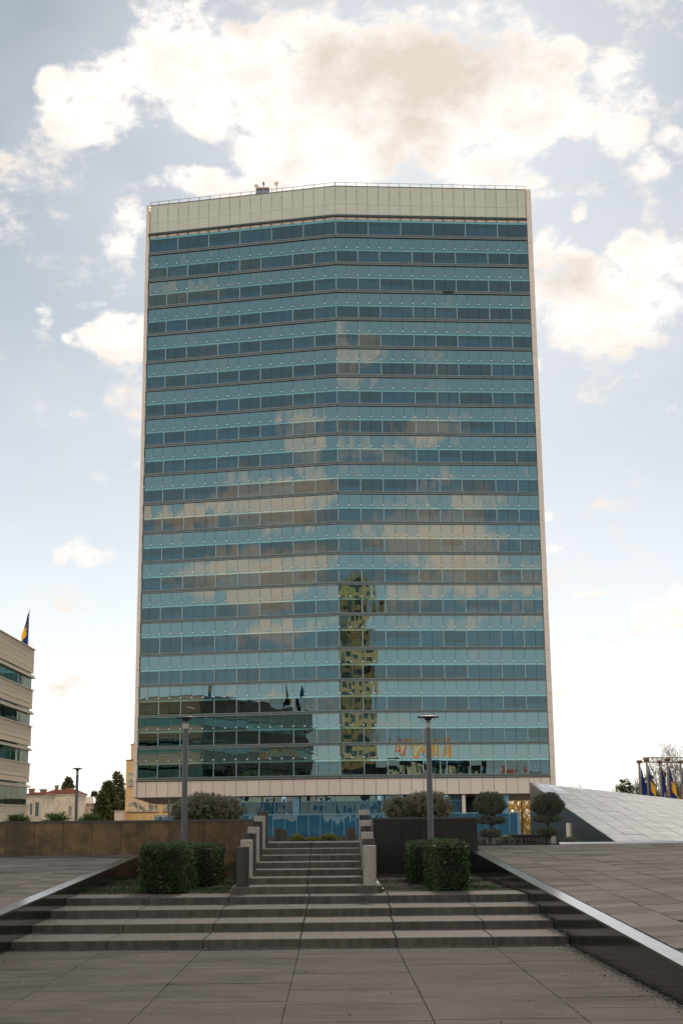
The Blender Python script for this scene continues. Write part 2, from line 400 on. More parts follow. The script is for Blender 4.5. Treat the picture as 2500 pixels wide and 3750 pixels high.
M_strip = glass('strip_glass', (.06, .16, .165), (.56, .84, .82), .20, wave=.006, wscale=.5)
M_base = glass('base_glass', (.03, .09, .13), (.5, .75, .85), .09, wave=.006, wscale=.9)
M_fence = glass('blue_fence_glass', (.035, .13, .20), (.55, .78, .95), .15, wave=.008, wscale=.9)
M_blue = mat('pale_blue_column', (.15, .29, .36), .5, nscale=.5, namp=.06)
M_soff = mat('wood_soffit', (.52, .33, .19), .5, nscale=1, namp=.1, streak=.1)
M_metal = mat('galvanised_metal', (.32, .33, .34), .45, metal=.3)
M_rail = mat('railing_metal', (.20, .11, .06), .5)

# ================================================================== GROUND AND TERRACES
XL, XR = -4.35, 3.2               # faces of the two retaining walls
RISE = 0.1165
mb = MB()
mb.face([(-3000, -3000, -1.25), (3000, -3000, -1.25), (3000, 3000, -1.25), (-3000, 3000, -1.25)])
mb.build('ground', mat('ground_asphalt', (.07, .065, .06), .85, nscale=.15, namp=.3), kind='structure')

# low hills on the horizon behind the camera side of the town
mb = MB(); NH = 90; rows = []
for k in range(NH + 1):
    a = R(180 + 215 * k / NH); r = 2300
    hgt = 62 + 38 * math.sin(a * 5) + 22 * math.sin(a * 13 + 1) + 9 * math.sin(a * 31)
    rows.append([(math.cos(a) * rr, math.sin(a) * rr, zz) for rr, zz in ((r - 500, -2), (r - 180, hgt * .55), (r, max(18, hgt)), (r + 300, -2))])
for a, b in zip(rows, rows[1:]):
    for j in range(3): mb.face([a[j], b[j], b[j + 1], a[j + 1]])
mb.build('hills', mat('hill_wood', (.05, .06, .035), .9, nscale=.02, namp=.5), kind='structure')

# ---- lower plaza: bedding sheet and the slabs one by one
mb = MB(); mb.box(-4.35, 3.2, -8, 19.35, -1.3, -0.022); plaza = mb.build('plaza_floor', M_joint, kind='structure')
XJ = [-4.35, -3.055, -1.75, -0.445, 0.86, 2.165, 3.2]
slab_cache = {}
def slab(w, d, t=.022, m=None, name='paving_slab'):
    k = (name, round(w, 3), round(d, 3), m.name)
    if k not in slab_cache:
        b = MB(); b.box(0, w, 0, d, -t, 0, bev=.002)
        me = bpy.data.meshes.new(name); me.from_pydata(b.v, [], b.f); me.materials.append(m); slab_cache[k] = me
    return slab_cache[k]
PD = .375
for i in range(6):
    y = 19.30; offs = rng.uniform(0, PD)
    row = 0
    while y > 8.0:
        d = PD if rng.random() > .22 else PD * 2
        if row == 0: d = offs + .2
        if y <= 8.8: d = 1.0
        g = .004
        w = XJ[i + 1] - XJ[i] - .007
        o = link('paving_slab', slab(w, d - g, m=M_pave), plaza,
                 Matrix.Translation((XJ[i] + .0035, y - d + g / 2, rng.normal(0, .0011))))
        y -= d; row += 1
# ---- the two flights: blocks one by one
def step_blocks(parent, x0, x1, y0, y1, ztop, joints, h=RISE, name='step_block'):
    xs = [x0] + [j for j in joints if x0 + .1 < j < x1 - .1] + [x1]
    for a, b in zip(xs, xs[1:]):
        m = MB(); g = .006
        m.box(a + g, b - g, y0, y1 + .02, ztop - h - .05, ztop, bev=.008)
        # thin second slab line on the tread
        m.build(name, M_step, parent).location = (0, rng.normal(0, .004), rng.normal(0, .0015))
wide = empty('wide_steps', (0, 19.3, 0), kind='structure')
wide_y = [19.30, 20.62, 21.90, 23.15]; zt = 0
b = MB(); b.box(XL, XR, 19.4, 24.1, -1.3, -.03); b.build('step_bedding', M_joint, wide).matrix_local = Matrix.Translation((0, -19.3, 0))
JX = [-3.055, -1.75, -0.445, 0.86, 2.165]
for k, y0 in enumerate(wide_y):
    zt += RISE
    y1 = wide_y[k + 1] if k < 3 else 24.25
    sh = MB()
    for a, c in zip([XL] + [j + .02 * k for j in JX], [j + .02 * k for j in JX] + [XR]):
        m = MB(); m.box(a + .006, c - .006, y0, y1 + .03, zt - RISE - .06, zt, bev=.008)
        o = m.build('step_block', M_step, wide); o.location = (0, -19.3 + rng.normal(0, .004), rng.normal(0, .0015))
Z4 = zt                            # .466
narrow = empty('narrow_steps', (0, 24, Z4), kind='structure')
NR = .105; NY = [23.98 + .9 * k for k in range(7)]
for k, y0 in enumerate(NY):
    zt += (RISE if k == 0 else NR)
    x0, x1 = (-1.72, .85) if k == 0 else (-1.66, .78)
    y1 = NY[k + 1] if k < 6 else 31.4
    for a, c in ((x0, -.43), (-.43, x1)):
        m = MB(); m.box(a + .005, c - .005, y0, y1 + .03, zt - .2, zt, bev=.007)
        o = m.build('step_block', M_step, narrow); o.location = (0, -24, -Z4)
ZT = zt                            # about 1.21
# solid below the narrow flight and the terrace behind it
b = MB()
for k, y0 in enumerate(NY):
    b.box(-1.66, .78, y0 + .05, NY[k + 1] if k < 6 else 31.4, Z4 - .3, Z4 + RISE + NR * k - .15)
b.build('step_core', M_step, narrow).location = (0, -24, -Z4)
# descending terrace behind the crest
m = MB()
for k in range(4): m.box(-12, 12, 34.8 + k * 4 if k else 34.8, 39 + k * 4, -1.3, .78 - .2 * k)
m.box(-1.9, 1.0, 31.4, 34.8, -1.3, 1.10)
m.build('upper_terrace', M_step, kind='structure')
m = MB(); m.box(-60, 60, 50.9, 142, -1.3, -0.02); m.build('far_plaza', M_pave, kind='structure')

# gutter gravel along the walls and under the risers
def grit(P0, P1, n, spread, name='grit', parent=None):
    t = rng.uniform(0, 1, n)[:, None]; P = np.array(P0) * (1 - t) + np.array(P1) * t
    P[:, :2] += np.abs(rng.normal(0, 1, (n, 2))) * np.array(spread)
    s = rng.uniform(.004, .011, n)[:, None]
    a = rng.normal(0, 1, (n, 3)); a[:, 2] = np.abs(a[:, 2]) * .3; a /= np.linalg.norm(a, axis=1)[:, None]
    bb = np.cross(a, [0, 0, 1.0]); bb[:, 2] += .4
    return np.stack([P, P + a * s, P + a * s + bb * s, P + bb * s], 1)
G = [grit((XR - .01, 10, .004), (XR - .01, 19.3, .004), 2600, (-.12, .03)), grit((XL + .01, 11, .004), (XL + .01, 19.3, .004), 1800, (.14, .03)),
     grit((XL, 19.28, .004), (XR, 19.28, .004), 1500, (.0, -.02))]
for k in range(3):
    G += [grit((XR - .01, wide_y[k] + .1, RISE * (k + 1) + .004), (XR - .01, wide_y[k + 1], RISE * (k + 1) + .004), 500, (-.11, .0)),
          grit((XL + .01, wide_y[k] + .1, RISE * (k + 1) + .004), (XL + .01, wide_y[k + 1], RISE * (k + 1) + .004), 500, (.13, .0)),
          grit((XL, wide_y[k + 1] - .01, RISE * (k + 1) + .004), (XR, wide_y[k + 1] - .01, RISE * (k + 1) + .004), 700, (.0, -.015))]
P = rng.uniform([XL, 9, .003], [XR, 19.2, .004], (900, 3)); G.append(grit((0, 0, 0), (0, 0, 0), 900, (0, 0)) + P[:, None, :] * 1.0)
quads_mesh('scattered_grit', np.concatenate(G), M_grit, kind='stuff', label='pale gravel and grit gathered along the foot of the black walls and steps', category='gravel')

# ---- slotted drain at the foot of the steps
dr = empty('drain_channel', (0, 19.1, 0), label='narrow slotted drain set into the paving along the foot of the wide steps', category='drain')
x = -1.73
while x < 3.1:
    m = MB()
    for q in range(4): m.box(x + .004, x + .396, 19.035 + q * .030 - 19.1, 19.035 + q * .030 + .017 - 19.1, .0015, .0045)
    m.box(x + .004, x + .018, -.062, .055, .001, .0042); m.build('grate', M_pave, dr); x += .40
m = MB(); m.box(-1.75, 3.18, -.068, .058, .0008, .0022); m.build('slot_shadow_gap', M_joint, dr)
# dry leaves blown about
n = 130; P = np.stack([rng.uniform(XL, XR, n), rng.uniform(10, 19.2, n), np.full(n, .006)], 1); P[:60, 0] = np.where(rng.random(60) < .5, XL + np.abs(rng.normal(0, .25, 60)), XR - np.abs(rng.normal(0, .25, 60)))
V = leaves(P, np.tile([1.0, 0, .1], (n, 1)), .035, .022, .8); V[:, :, 2] = np.clip(V[:, :, 2], .003, .02)
quads_mesh('fallen_leaves', V, mat('dry_leaf', (.22, .14, .06), .8, isl=.5), kind='stuff', label='few small dry leaves scattered over the paving', category='leaves')
# moss and tiny weeds in the long joints
Vs = []
for xj in XJ[1:-1]:
    k = 260; P = np.stack([np.full(k, xj) + rng.normal(0, .006, k), rng.uniform(9, 19.2, k), np.full(k, .0)], 1)
    P = P[np.sin(P[:, 1] * 2.1 + xj * 3) + rng.normal(0, .5, k) > .7]; Vs.append(leaves(P, np.tile([0, 0, 1.0], (len(P), 1)), .014, .006, .8))
quads_mesh('joint_moss', np.concatenate(Vs), mat('moss', (.055, .06, .02), .9, isl=.5), kind='stuff', label='thin moss growing in the long paving joints', category='moss')
# ---- ramps
YE = 34.5                           # far end of both ramps
def ramp_z(x, y):
    if x > 0: ex = x - XR; z0, s = 1.02, max(.011, .0312 - .0028 * ex)
    else: ex = XL - x; z0, s = 1.0, max(.018, .0312 - .0012 * ex)
    return z0 - s * (YE - y)
def build_ramp(name, xin, xout, wdt, dpt, ylo, yhi):
    sgn = 1 if xout > xin else -1
    root = empty(name, (xin, yhi, 0), kind='structure')
    b = MB(); X = np.linspace(xin, xin + sgn * 40, 21); Y = np.linspace(1.0, yhi, 24)
    for i in range(20):
        for j in range(23):
            q = [(X[i], Y[j]), (X[i + 1], Y[j]), (X[i + 1], Y[j + 1]), (X[i], Y[j + 1])]
            if sgn < 0: q = q[::-1]
            b.face([(x, y, ramp_z(x, y) - .016) for x, y in q])
    o = b.build('ramp_bed', M_joint, root); o.location = (-xin, -yhi, 0)
    cells = []
    x = xin + sgn * .215; i = 0
    while abs(x - xin) < abs(xout - xin):
        y = yhi - .02; x2 = x + sgn * wdt
        y += rng.uniform(-.04, .0)
        while y > ylo + (0.0 if abs(x - xin) < 3 else 2.0):
            cells.append((x, x2, y - dpt, y)); y -= dpt
        x = x2; i += 1
    def vis(c):
        P = Vector(((c[0] + c[1]) / 2, (c[2] + c[3]) / 2, ramp_z(c[0], c[2])))
        v = CW.transposed() @ (P - Vector((0, 0, EYE))); return abs(v.x / -v.z) * FPX < 1330
    cells = [c for c in cells if vis(c)]
    def size(c): return wdt * dpt / ((c[2] + c[3]) / 2) ** 3
    cells.sort(key=size, reverse=True)
    rest = MB(); rest_n = 0
    for k, (xa, xb, ya, yb) in enumerate(cells):
        if xa > xb: xa, xb = xb, xa
        g = .007; t = .018; dz = rng.normal(0, .0012)
        c4 = [(xa + g, ya + g * .6), (xb - g, ya + g * .6), (xb - g, yb - g * .6), (xa + g, yb - g * .6)]
        T = [(x, y, ramp_z(x, y) + dz) for x, y in c4]; B = [(x, y, z - t) for x, y, z in T]
        if k < 290:
            m = MB(); ox, oy = c4[0]; oz = T[0][2]
            m.hexa([(x - ox, y - oy, z - oz) for x, y, z in B], [(x - ox, y - oy, z - oz) for x, y, z in T])
            o = m.build('paving_slab', M_ramp, root); o.location = (ox - xin, oy - yhi, oz)
        else: rest.hexa(B, T)
    if rest.v:
        o = rest.build('far_paving', M_ramp, root, kind='stuff'); o.location = (-xin, -yhi, 0)
    return root
build_ramp('left_ramp', XL, XL - 6.5, .60, .47, 17.0, YE - 1.9)
build_ramp('right_ramp', XR, XR + 8.2, .60, .47, 12.2, YE)

def retaining(name, X, sgn, joints, cop_j, yend, label):
    root = empty(name, (X, 10, 0), label=label, category='wall')
    for a, c in zip(joints, joints[1:]):
        b = MB(); g = .004
        z0 = lambda y: ramp_z(X + sgn * .001, y) - .035
        xa, xb = (X, X + .2) if sgn > 0 else (X - .2, X)
        b.hexa([(xa, a + g, -1.3), (xb, a + g, -1.3), (xb, c - g, -1.3), (xa, c - g, -1.3)], [(xa, a + g, z0(a)), (xb, a + g, z0(a)), (xb, c - g, z0(c)), (xa, c - g, z0(c))])
        b.build('wall_panel', M_black, root).location = (-X, -10, 0)
    for a, c in zip(cop_j, cop_j[1:]):
        b = MB(); g = .003; t = .032
        z1 = lambda y: ramp_z(X + sgn * .001, y) + .006
        xa, xb = (X - .012, X + .205) if sgn > 0 else (X - .205, X + .012)
        b.hexa([(xa, a + g, z1(a) - t), (xb, a + g, z1(a) - t), (xb, c - g, z1(c) - t), (xa, c - g, z1(c) - t)], [(xa, a + g, z1(a)), (xb, a + g, z1(a)), (xb, c - g, z1(c)), (xa, c - g, z1(c))])
        b.build('coping_stone', M_cop, root).location = (-X, -10, rng.normal(0, .0008))
    return root
retaining('retaining_wall', XR, 1, [4, 8, 11.7, 15.45, 19.5, 22.4, 26, 29.6, 32.2], [4, 7.5, 9, 10.5, 12, 13.5, 15, 16.5, 18.05, 19.6, 21.1, 23, 26, 29, 32.2], 32.2,
          'low black polished granite wall with bright coping edging the right hand ramp')
retaining('retaining_wall', XL, -1, [4, 8, 12, 15.5, 18, 20.2, 23.2, 26, 29, 32.3], [4, 7, 10, 13, 16, 18.4, 19.9, 21.4, 23, 26, 29, 32.3], 32.3,
          'low black polished granite wall with bright coping edging the left hand ramp')

# ---- planting beds behind the wide steps
bed = MB()
for xa, xb in ((XL, -1.75), (.87, XR)):
    n = 14
    X = np.linspace(xa, xb, n); Y = np.linspace(24.2, 32.4, 22)
    Zb = Z4 - .02 + rng.normal(0, .014, (n, 22)); Zb[:, 0] = Z4 - .03
    for i in range(n - 1):
        for j in range(21):
            bed.face([(X[a], Y[c], Zb[a, c]) for a, c in ((i, j), (i + 1, j), (i + 1, j + 1), (i, j + 1))])
bed.build('planting_bed', M_soil, kind='structure', smooth=True)
b = MB()
for xa, xb in ((-1.76, -1.66), (.78, .88)): b.box(xa, xb, 24.25, 31.4, -.2, Z4 + .05)
b.build('step_kerb', M_capst, narrow).location = (0, -24, -Z4)
n = 9000
P = np.concatenate([rng.uniform([XL + .05, 24.25, Z4 - .02], [-1.8, 31, Z4 - .01], (n, 3)), rng.uniform([.9, 24.25, Z4 - .02], [XR - .05, 31, Z4 - .01], (n, 3))])
keep = (np.sin(P[:, 0] * 3.1 + 1) + np.sin(P[:, 1] * 2.3) + rng.normal(0, .5, len(P))) > .1; P = P[keep]
V = leaves(P, np.tile([0, 0, 1.0], (len(P), 1)), .06, .012, .45)
quads_mesh('grass', V, M_grass, kind='stuff', label='short dark grass growing in the beds under the hedges', category='grass')

# ---- tall planter walls
def planter_wall(x0, x1, ztop, m, joints, label, bottom, y=32.35):
    root = empty('planter_wall', (x0, y, 0), label=label, category='wall')
    js = [x0] + joints + [x1]
    for a, c in zip(js, js[1:]):
        b = MB(); b.box(a + .004, c - .004, y, y + .06, bottom, ztop - .045); b.build('wall_panel', m, root).location = (-x0, -y + rng.normal(0, .002), 0)
    b = MB(); b.box(x0, x1, y + .07, y + 1.9, bottom, ztop - .06); b.build('wall_core', M_brownd, root).location = (-x0, -y, 0)
    ext = 3.2; k = x0 - .02
    while k < x1:
        e = min(k + ext, x1 + .02); b = MB(); b.box(k + .003, e - .003, y - .03, y + .3, ztop - .045, ztop, bev=.008)
        b.build('cap_stone', M_capst, root).location = (-x0, -y, 0); k = e
    return root
zw = at(500, 3004, 32.35).z
planter_wall(-12.5, -1.75, zw, M_brown, [at(x, 3050, 32.35).x for x in (-400, -290, -180, -80, 25, 128, 232, 337, 444, 550, 616, 747, 880)],
             'long brown polished granite planter wall on the left with golden sheen', -.2)
zr = at(1550, 2993, 32.35).z
planter_wall(.95, at(1747, 3050, 32.35).x, zr, M_brownd, [at(x, 3050, 32.35).x for x in (1470, 1538)], 'nearly black granite planter wall right of the stairs', -.2)

# strip at the far end of the right ramp
st = empty('ramp_end_strip', (XR, YE, 1.0), label='dark kerb with bright polished strip closing the far end of the right ramp', category='kerb')
xa = at(2047, 3090, YE).x
b = MB(); b.box(3.4, xa, YE, YE + .12, -1.3, 1.045); b.build('dark_kerb', M_black, st).location = (-XR, -YE, -1.0)
b = MB(); b.hexa([(xa + .01, YE, .9), (14, YE, .9), (14, YE + .13, .9), (xa + .01, YE + .13, .9)], [(xa + .01, YE, 1.032), (14, YE, 1.032), (14, YE + .13, 1.078), (xa + .01, YE + .13, 1.078)]); b.build('polished_strip', mat('mirror_polished_strip', (.55, .53, .5), .12, metal=.85), st).location = (-XR, -YE, -1.0)

# ================================================================== TOWER
tower = empty('office_tower', (1.0, 160, -1.25), label='tall office tower with bent teal glass front and cream end frames', category='tower')
TB = Matrix.Translation((-1.0, -160, 1.25))
A1 = math.atan2(-5.5, 24.1); L1 = math.hypot(24.1, 5.5); A2 = math.atan2(1.4, 24.35); L2 = math.hypot(24.35, 1.4)
SEG = {'L': (Vector((-23.1, 165.5, 0)), A1, L1), 'R': (Vector((1.0, 160.0, 0)), A2, L2)}
def seg_edges(s):
    L = SEG[s][2]; w = L / 17.8
    return [0.0] + [.8 * w + w * k for k in range(18)] if s == 'L' else [w * k for k in range(18)] + [L]
def SM(s, x=0, y=0, z=0):
    o, a, L = SEG[s]
    return TB @ Matrix.Translation(o) @ Matrix.Rotation(a, 4, 'Z') @ Matrix.Translation((x, y, z))
cache = {}
def boxmesh(name, w, h, d, m, bev=0):
    k = (name, round(w, 3), round(h, 3))
    if k not in cache:
        b = MB(); b.box(0, w, 0, d, 0, h, bev=bev); me = bpy.data.meshes.new(name); me.from_pydata(b.v, [], b.f); me.materials.append(m); cache[k] = me
    return cache[k]
def jit(a=.0018):
    return Matrix.Rotation(rng.normal(0, a), 4, 'X') @ Matrix.Rotation(rng.normal(0, a), 4, 'Z')
ZB = [6.26 + 3.69 * k + (.37 if k >= 5 else 0) for k in range(19)]
GROUPS = {'L': [(2, 2, 3, 2, 2, 3, 2, 2)], 'R': [(2, 2, 3, 2, 2, 3, 2, 2)]}
rw = random.Random(5)
for s in 'LR':
    E_ = seg_edges(s); L = SEG[s][2]
    studs = MB(); fins = MB(); uppers = MB(); brk = MB()
    for k, zb in enumerate(ZB):
        h = (ZB[k + 1] - zb) if k < 18 else 0
        top = k == 18
        # ledge
        b = MB(); b.box(0, L, -.20, .3, .03, .30); b.cur = 1; b.box(0, L, -.23, .3, 0, .028); b.box(0, L, -.215, .3, .302, .33)
        me = None
        o = b.build('ledge', [M_ledge, M_ledgel], tower); o.matrix_local = SM(s, 0, 0, zb)
        wz0, wz1 = (.345, 1.88) if not top else (.36, 2.05)
        if k == 4: wz1 += .37
        # windows
        grp = (3, 3, 3, 3, 3, 3) if top else GROUPS[s][0]
        c = 0
        for g in grp:
            x0, x1 = E_[c], E_[c + g]; key = ('win', s, round(x1 - x0, 2), g, round(wz1 - wz0, 2))
            if key not in cache:
                b = MB(); hh = wz1 - wz0
                b.box(0.0, .075, -.03, .35, 0, hh); b.box(.075, x1 - x0, .24, .34, 0, .07); b.box(.075, x1 - x0, .24, .34, hh - .07, hh)
                b.cur = 1
                for q in range(1, g):
                    xx = E_[c + q] - x0; b.box(xx + .05, xx + .15, .22, .33, .07, hh - .07)
                me = bpy.data.meshes.new('window'); me.from_pydata(b.v, [], b.f); me.materials.append(M_frame); me.materials.append(M_framet)
                me.polygons.foreach_set('material_index', b.mi); cache[key] = me
            wn = link('window', cache[key], tower, SM(s, x0, 0, zb + wz0))
            hh = wz1 - wz0
            im = boxmesh('inner_glass', x1 - x0 - .1, hh, .02, M_inner)
            link('inner_glass', im, wn, Matrix.Translation((.08, .36, 0)))
            r = rw.random()
            if rw.random() < .25: r = r * .25
            drop = hh * (0 if r < .16 else .12 if r < .26 else rw.uniform(.4, .7) if r < .55 else rw.uniform(.75, .88) if r < .75 else .995)
            if top and rw.random() < .6: drop = hh * .99
            if drop > 0:
                drop = round(drop / .1) * .1 if drop < hh * .99 else drop
                kb = ('blind', s, round(x1 - x0, 2), round(drop, 2))
                if kb not in cache:
                    b = MB(); nsl = max(2, int(drop / .07)); st_ = drop / nsl
                    for q in range(nsl):
                        z1 = -q * st_; b.face([(.09, .12, z1 - st_ * .82), (x1 - x0 - .02, .12, z1 - st_ * .82), (x1 - x0 - .02, .16, z1), (.09, .16, z1)])
                    b.box(.09, x1 - x0 - .02, .10, .14, -drop - .03, -drop)
                    me = bpy.data.meshes.new('blind'); me.from_pydata(b.v, [], b.f); me.materials.append(M_blind); cache[kb] = me
                link('blind', cache[kb], wn, Matrix.Translation((0, 0, hh)))
            if k < 9:
                for q in range(g):
                    w = E_[c + q + 1] - E_[c + q]
                    link('pane', boxmesh('pane', w - .028, hh, .012, M_pane), wn, Matrix.Translation((E_[c + q] - x0 + .014, 0, 0)) @ jit())
            else:
                kp = ('panes', s, round(x1 - x0, 2), g, round(hh, 2))
                if kp not in cache:
                    b = MB()
                    for q in range(g): b.box(E_[c + q] - x0 + .014, E_[c + q + 1] - x0 - .014, 0, .012, 0, hh)
                    me = bpy.data.meshes.new('pane'); me.from_pydata(b.v, [], b.f); me.materials.append(M_pane); cache[kp] = me
                link('pane', cache[kp], wn, Matrix.Translation((0, 0, 0)) @ jit(.0012))
            c += g
        if top: continue
        # strip + spandrel glass
        z0 = wz1 + .005; hs = h - z0 - .01
        b = MB(); b.box(0, L, .02, .05, z0, z0 + .20); o = b.build('light_strip', M_strip, tower); o.matrix_local = SM(s, 0, 0, zb)
        for i in range(18):
            w = E_[i + 1] - E_[i]
            if k < 8: link('spandrel_panel', boxmesh('spandrel_panel', w - .028, round(hs - .215, 2), .014, M_span), tower, SM(s, E_[i] + .014, 0, zb + z0 + .21) @ jit())
            else:
                M = Matrix.Translation((E_[i] + .014, 0, zb + z0 + .21)) @ jit(.002)
                uppers.M = M; uppers.box(0, w - .028, 0, .014, 0, hs - .215)
            fins.box(E_[i] + .10, E_[i] + .125, -.004, .03, zb + z0, zb + z0 + hs)
            studs.M = Matrix.Translation((E_[i], -.02, zb + z0 + .42)) @ Matrix.Rotation(R(90), 4, 'X'); studs.lathe([(.03, 0), (.03, .05), (.095, .055), (.10, .075), (.06, .095), (.01, .10)], 8)
        for i in range(18):
            pass
    uppers.M = None
    uppers.build('upper_spandrel_panels', M_span, tower, kind='stuff').matrix_local = SM(s)
    fins.build('glazing_fins', M_framet, tower, kind='stuff').matrix_local = SM(s)
    studs.build('stud', M_stud, tower, smooth=True, kind='stuff').matrix_local = SM(s)
    # dark backing behind joints
    b = MB(); b.box(.02, L - .02, .42, .5, 6.3, 80); 
    for zb in ZB[:-1]: b.box(.02, L - .02, .08, .42, zb + 1.9 + (.37 if abs(zb - ZB[4]) < .01 else 0), zb + 3.66)
    b.build('inner_wall', M_dark, tower).matrix_local = SM(s)
    # crown
    zt_ = 75.14
    b = MB(); b.box(0, L, 0, .05, zt_ + .02, 75.45); b.build('light_strip', M_strip, tower).matrix_local = SM(s)
    b = MB(); b.box(0, L, -.03, .1, 75.46, 75.80); b.build('crown_strip', M_cream, tower).matrix_local = SM(s)
    for i in range(18):
        w = E_[i + 1] - E_[i]
        for z0, hh in ((76.02, 1.49), (77.53, 2.46)):
            link('crown_panel', boxmesh('crown_panel', w - .03, hh, .05, M_crown), tower, SM(s, E_[i] + .015, 0, z0))
        brk.box(E_[i] - .03, E_[i] + .03, -.35, 0, 75.5, 76.05); brk.box(E_[i] - .015, E_[i] + .015, -.03, .0, 78.3, 79.3); brk.box(E_[i] - .09, E_[i] + .02, -.05, .0, 79.25, 79.32)
    brk.box(0, L, -.35, -.30, 75.95, 76.02); brk.box(0, L, -.32, -.05, 75.82, 75.88); brk.box(0, L, -.30, -.28, 75.80, 76.0)
    brk.build('grille', M_ledge, tower).matrix_local = SM(s)
    b = MB(); b.box(0, L, -.05, .5, 80.0, 80.08); b.build('parapet_cap', M_rail, tower).matrix_local = SM(s)
    # railing
    b = MB(); b.box(0, L, .30, .34, 80.66, 80.70)
    for i in range(19):
        b.hexa([(E_[i] - .025, .02, 80.08), (E_[i] + .025, .02, 80.08), (E_[i] + .025, .07, 80.08), (E_[i] - .025, .07, 80.08)], [(E_[i] - .025, .28, 80.68), (E_[i] + .025, .28, 80.68), (E_[i] + .025, .34, 80.68), (E_[i] - .025, .34, 80.68)])
    b.build('roof_railing', M_rail, tower).matrix_local = SM(s)
    # cream band at the foot of the glass
    b = MB(); b.box(0, L, .03, .3, 4.4, 6.25); b.build('band_backing', M_rust, tower).matrix_local = SM(s)
    for i in range(18):
        w = E_[i + 1] - E_[i]
        link('band_panel', boxmesh('band_panel', w - .05, 1.79, .06, M_cream), tower, SM(s, E_[i] + .025, -.02, 4.34))
    b = MB(); b.box(0, L, -.03, .02, 6.145, 6.24); b.build('rusty_seam', M_rust, tower).matrix_local = SM(s)
# black gap where a ledge cover is missing
b = MB(); b.box(0, 1.3, -.24, -.2, .02, .30); b.build('ledge_gap', M_dark, tower).matrix_local = SM('R', 13.4, 0, ZB[16])
# body behind the glass
b = MB()
def prism(b, pts, z0, z1):
    n = len(pts)
    b.f.append([b.pt((x, y, z0)) for x, y in pts][::-1]); b.mi.append(0); b.f.append([b.pt((x, y, z1)) for x, y in pts]); b.mi.append(0)
    for k in range(n):
        j = (k + 1) % n; b.face([(pts[k][0], pts[k][1], z0), (pts[j][0], pts[j][1], z0), (pts[j][0], pts[j][1], z1), (pts[k][0], pts[k][1], z1)])
prism(b, [(-23.0, 166.1), (1.0, 160.7), (25.3, 162.1), (25.3, 181), (1.0, 184), (-23.0, 183)], 4.33, 79.9)
b.build('tower_body', M_cream, tower).matrix_local = TB
# end frames: stacked cream panels, 0.45 and 0.6 m wide
for (xa, xb, ya, s) in ((-23.53, -23.12, 165.25, 'L'), (25.38, 25.98, 161.2, 'R')):
    z = 4.33; q = 0
    hs_ = [1.9] + [2.2, 1.49] * 20
    for hh in hs_:
        z2 = min(z + hh, 80.0 if s == 'L' else 80.05)
        m = MB(); m.box(xa, xb, ya, ya + (18 if s == 'L' else 20), z + .012, z2 - .012); m.build('side_panel', M_cream, tower).matrix_local = TB
        z = z2
        if z >= 79.99: break
# sloping timber soffit
b = MB()
S = [(-23.5, 165.3, 4.31), (1.0, 160.1, 4.31), (25.95, 161.3, 4.31), (25.95, 181, 3.75), (1.0, 182, 3.75), (-23.5, 185, 3.75)]
for i in range(3):
    pass
nb = 22
for i in range(nb):
    t0, t1 = i / nb, (i + .94) / nb
    for (A, B_, C_, D_) in ((S[0], S[1], S[4], S[5]), (S[1], S[2], S[3], S[4])):
        l = lambda p, q, t: tuple(p[n_] * (1 - t) + q[n_] * t for n_ in range(3))
        b.face([l(A, D_, t0), l(A, D_, t1), l(B_, C_, t1), l(B_, C_, t0)])
b.build('soffit_boards', M_soff, tower, kind='stuff').matrix_local = TB
b = MB(); b.face([(x, y, z + .03) for x, y, z in (S[0], S[5], S[4], S[1])]); b.face([(x, y, z + .03) for x, y, z in (S[1], S[4], S[3], S[2])]); b.build('soffit_void', M_rust, tower).matrix_local = TB

# ---- recessed ground floor
def fx(px, Y=161.5): return at(px, 2950, Y).x
def ysurf(x): return 160 + (1.0 - x) * .2282 + .7 if x < 1 else 160 + (x - 1) * .0575 + .7
xs = []
def base_panes(p0, p1, step=42.0, narrow_last=True):
    x = p0; lst = []
    while x < p1 - 4:
        lst.append((x, min(x + step, p1))); x += step
    return lst
runs = [(669, 1071), (1101, 1405), (1434, 1690)]
frame = MB()
for a, c in runs:
    for p, q in base_panes(a, c):
        x0, x1 = fx(p), fx(q); y0 = ysurf((x0 + x1) / 2)
        for z0, z1 in ((3.68, 4.22), (1.75, 3.62), (-1.2, 1.69)):
            m = MB(); m.box(0, x1 - x0 - .05, 0, .03, 0, z1 - z0); o = m.build('ground_floor_pane', M_base if z0 < 3 else M_inner, tower)
            o.matrix_local = TB @ Matrix.Translation((x0 + .025, y0, z0)) @ jit(.004)
        frame.box(x0 - .03, x0 + .03, y0 - .03, y0 + .1, -1.2, 4.22); frame.box(x0, x1, y0 - .03, y0 + .1, 3.62, 3.68); frame.box(x0, x1, y0 + .05, y0 + .1, -1.2, 4.22)
frame.build('ground_floor_frame', M_framet, tower).matrix_local = TB
for p, q, m_ in ((660, 669, M_blue), (1071, 1096, M_blue), (1409, 1434, M_blue), (1839, 1862, M_blue), (1690, 1703, M_cream)):
    x0, x1 = fx(p), fx(q); y0 = ysurf(x0) - .35; m = MB(); m.box(x0, x1, y0, y0 + 1, -1.2, 4.25); m.build('column', m_, tower).matrix_local = TB
m = MB(); m.box(fx(1703), fx(1839), 169, 169.2, -1.2, 4.1); m.box(fx(1500), fx(1703), 162.6, 170, -1.2, 4.1); m.box(fx(669), fx(1500), 168, 175, -1.2, 3.9); m.build('recess_wall', mat('recess_paint', (.05, .06, .055), .8), tower).matrix_local = TB

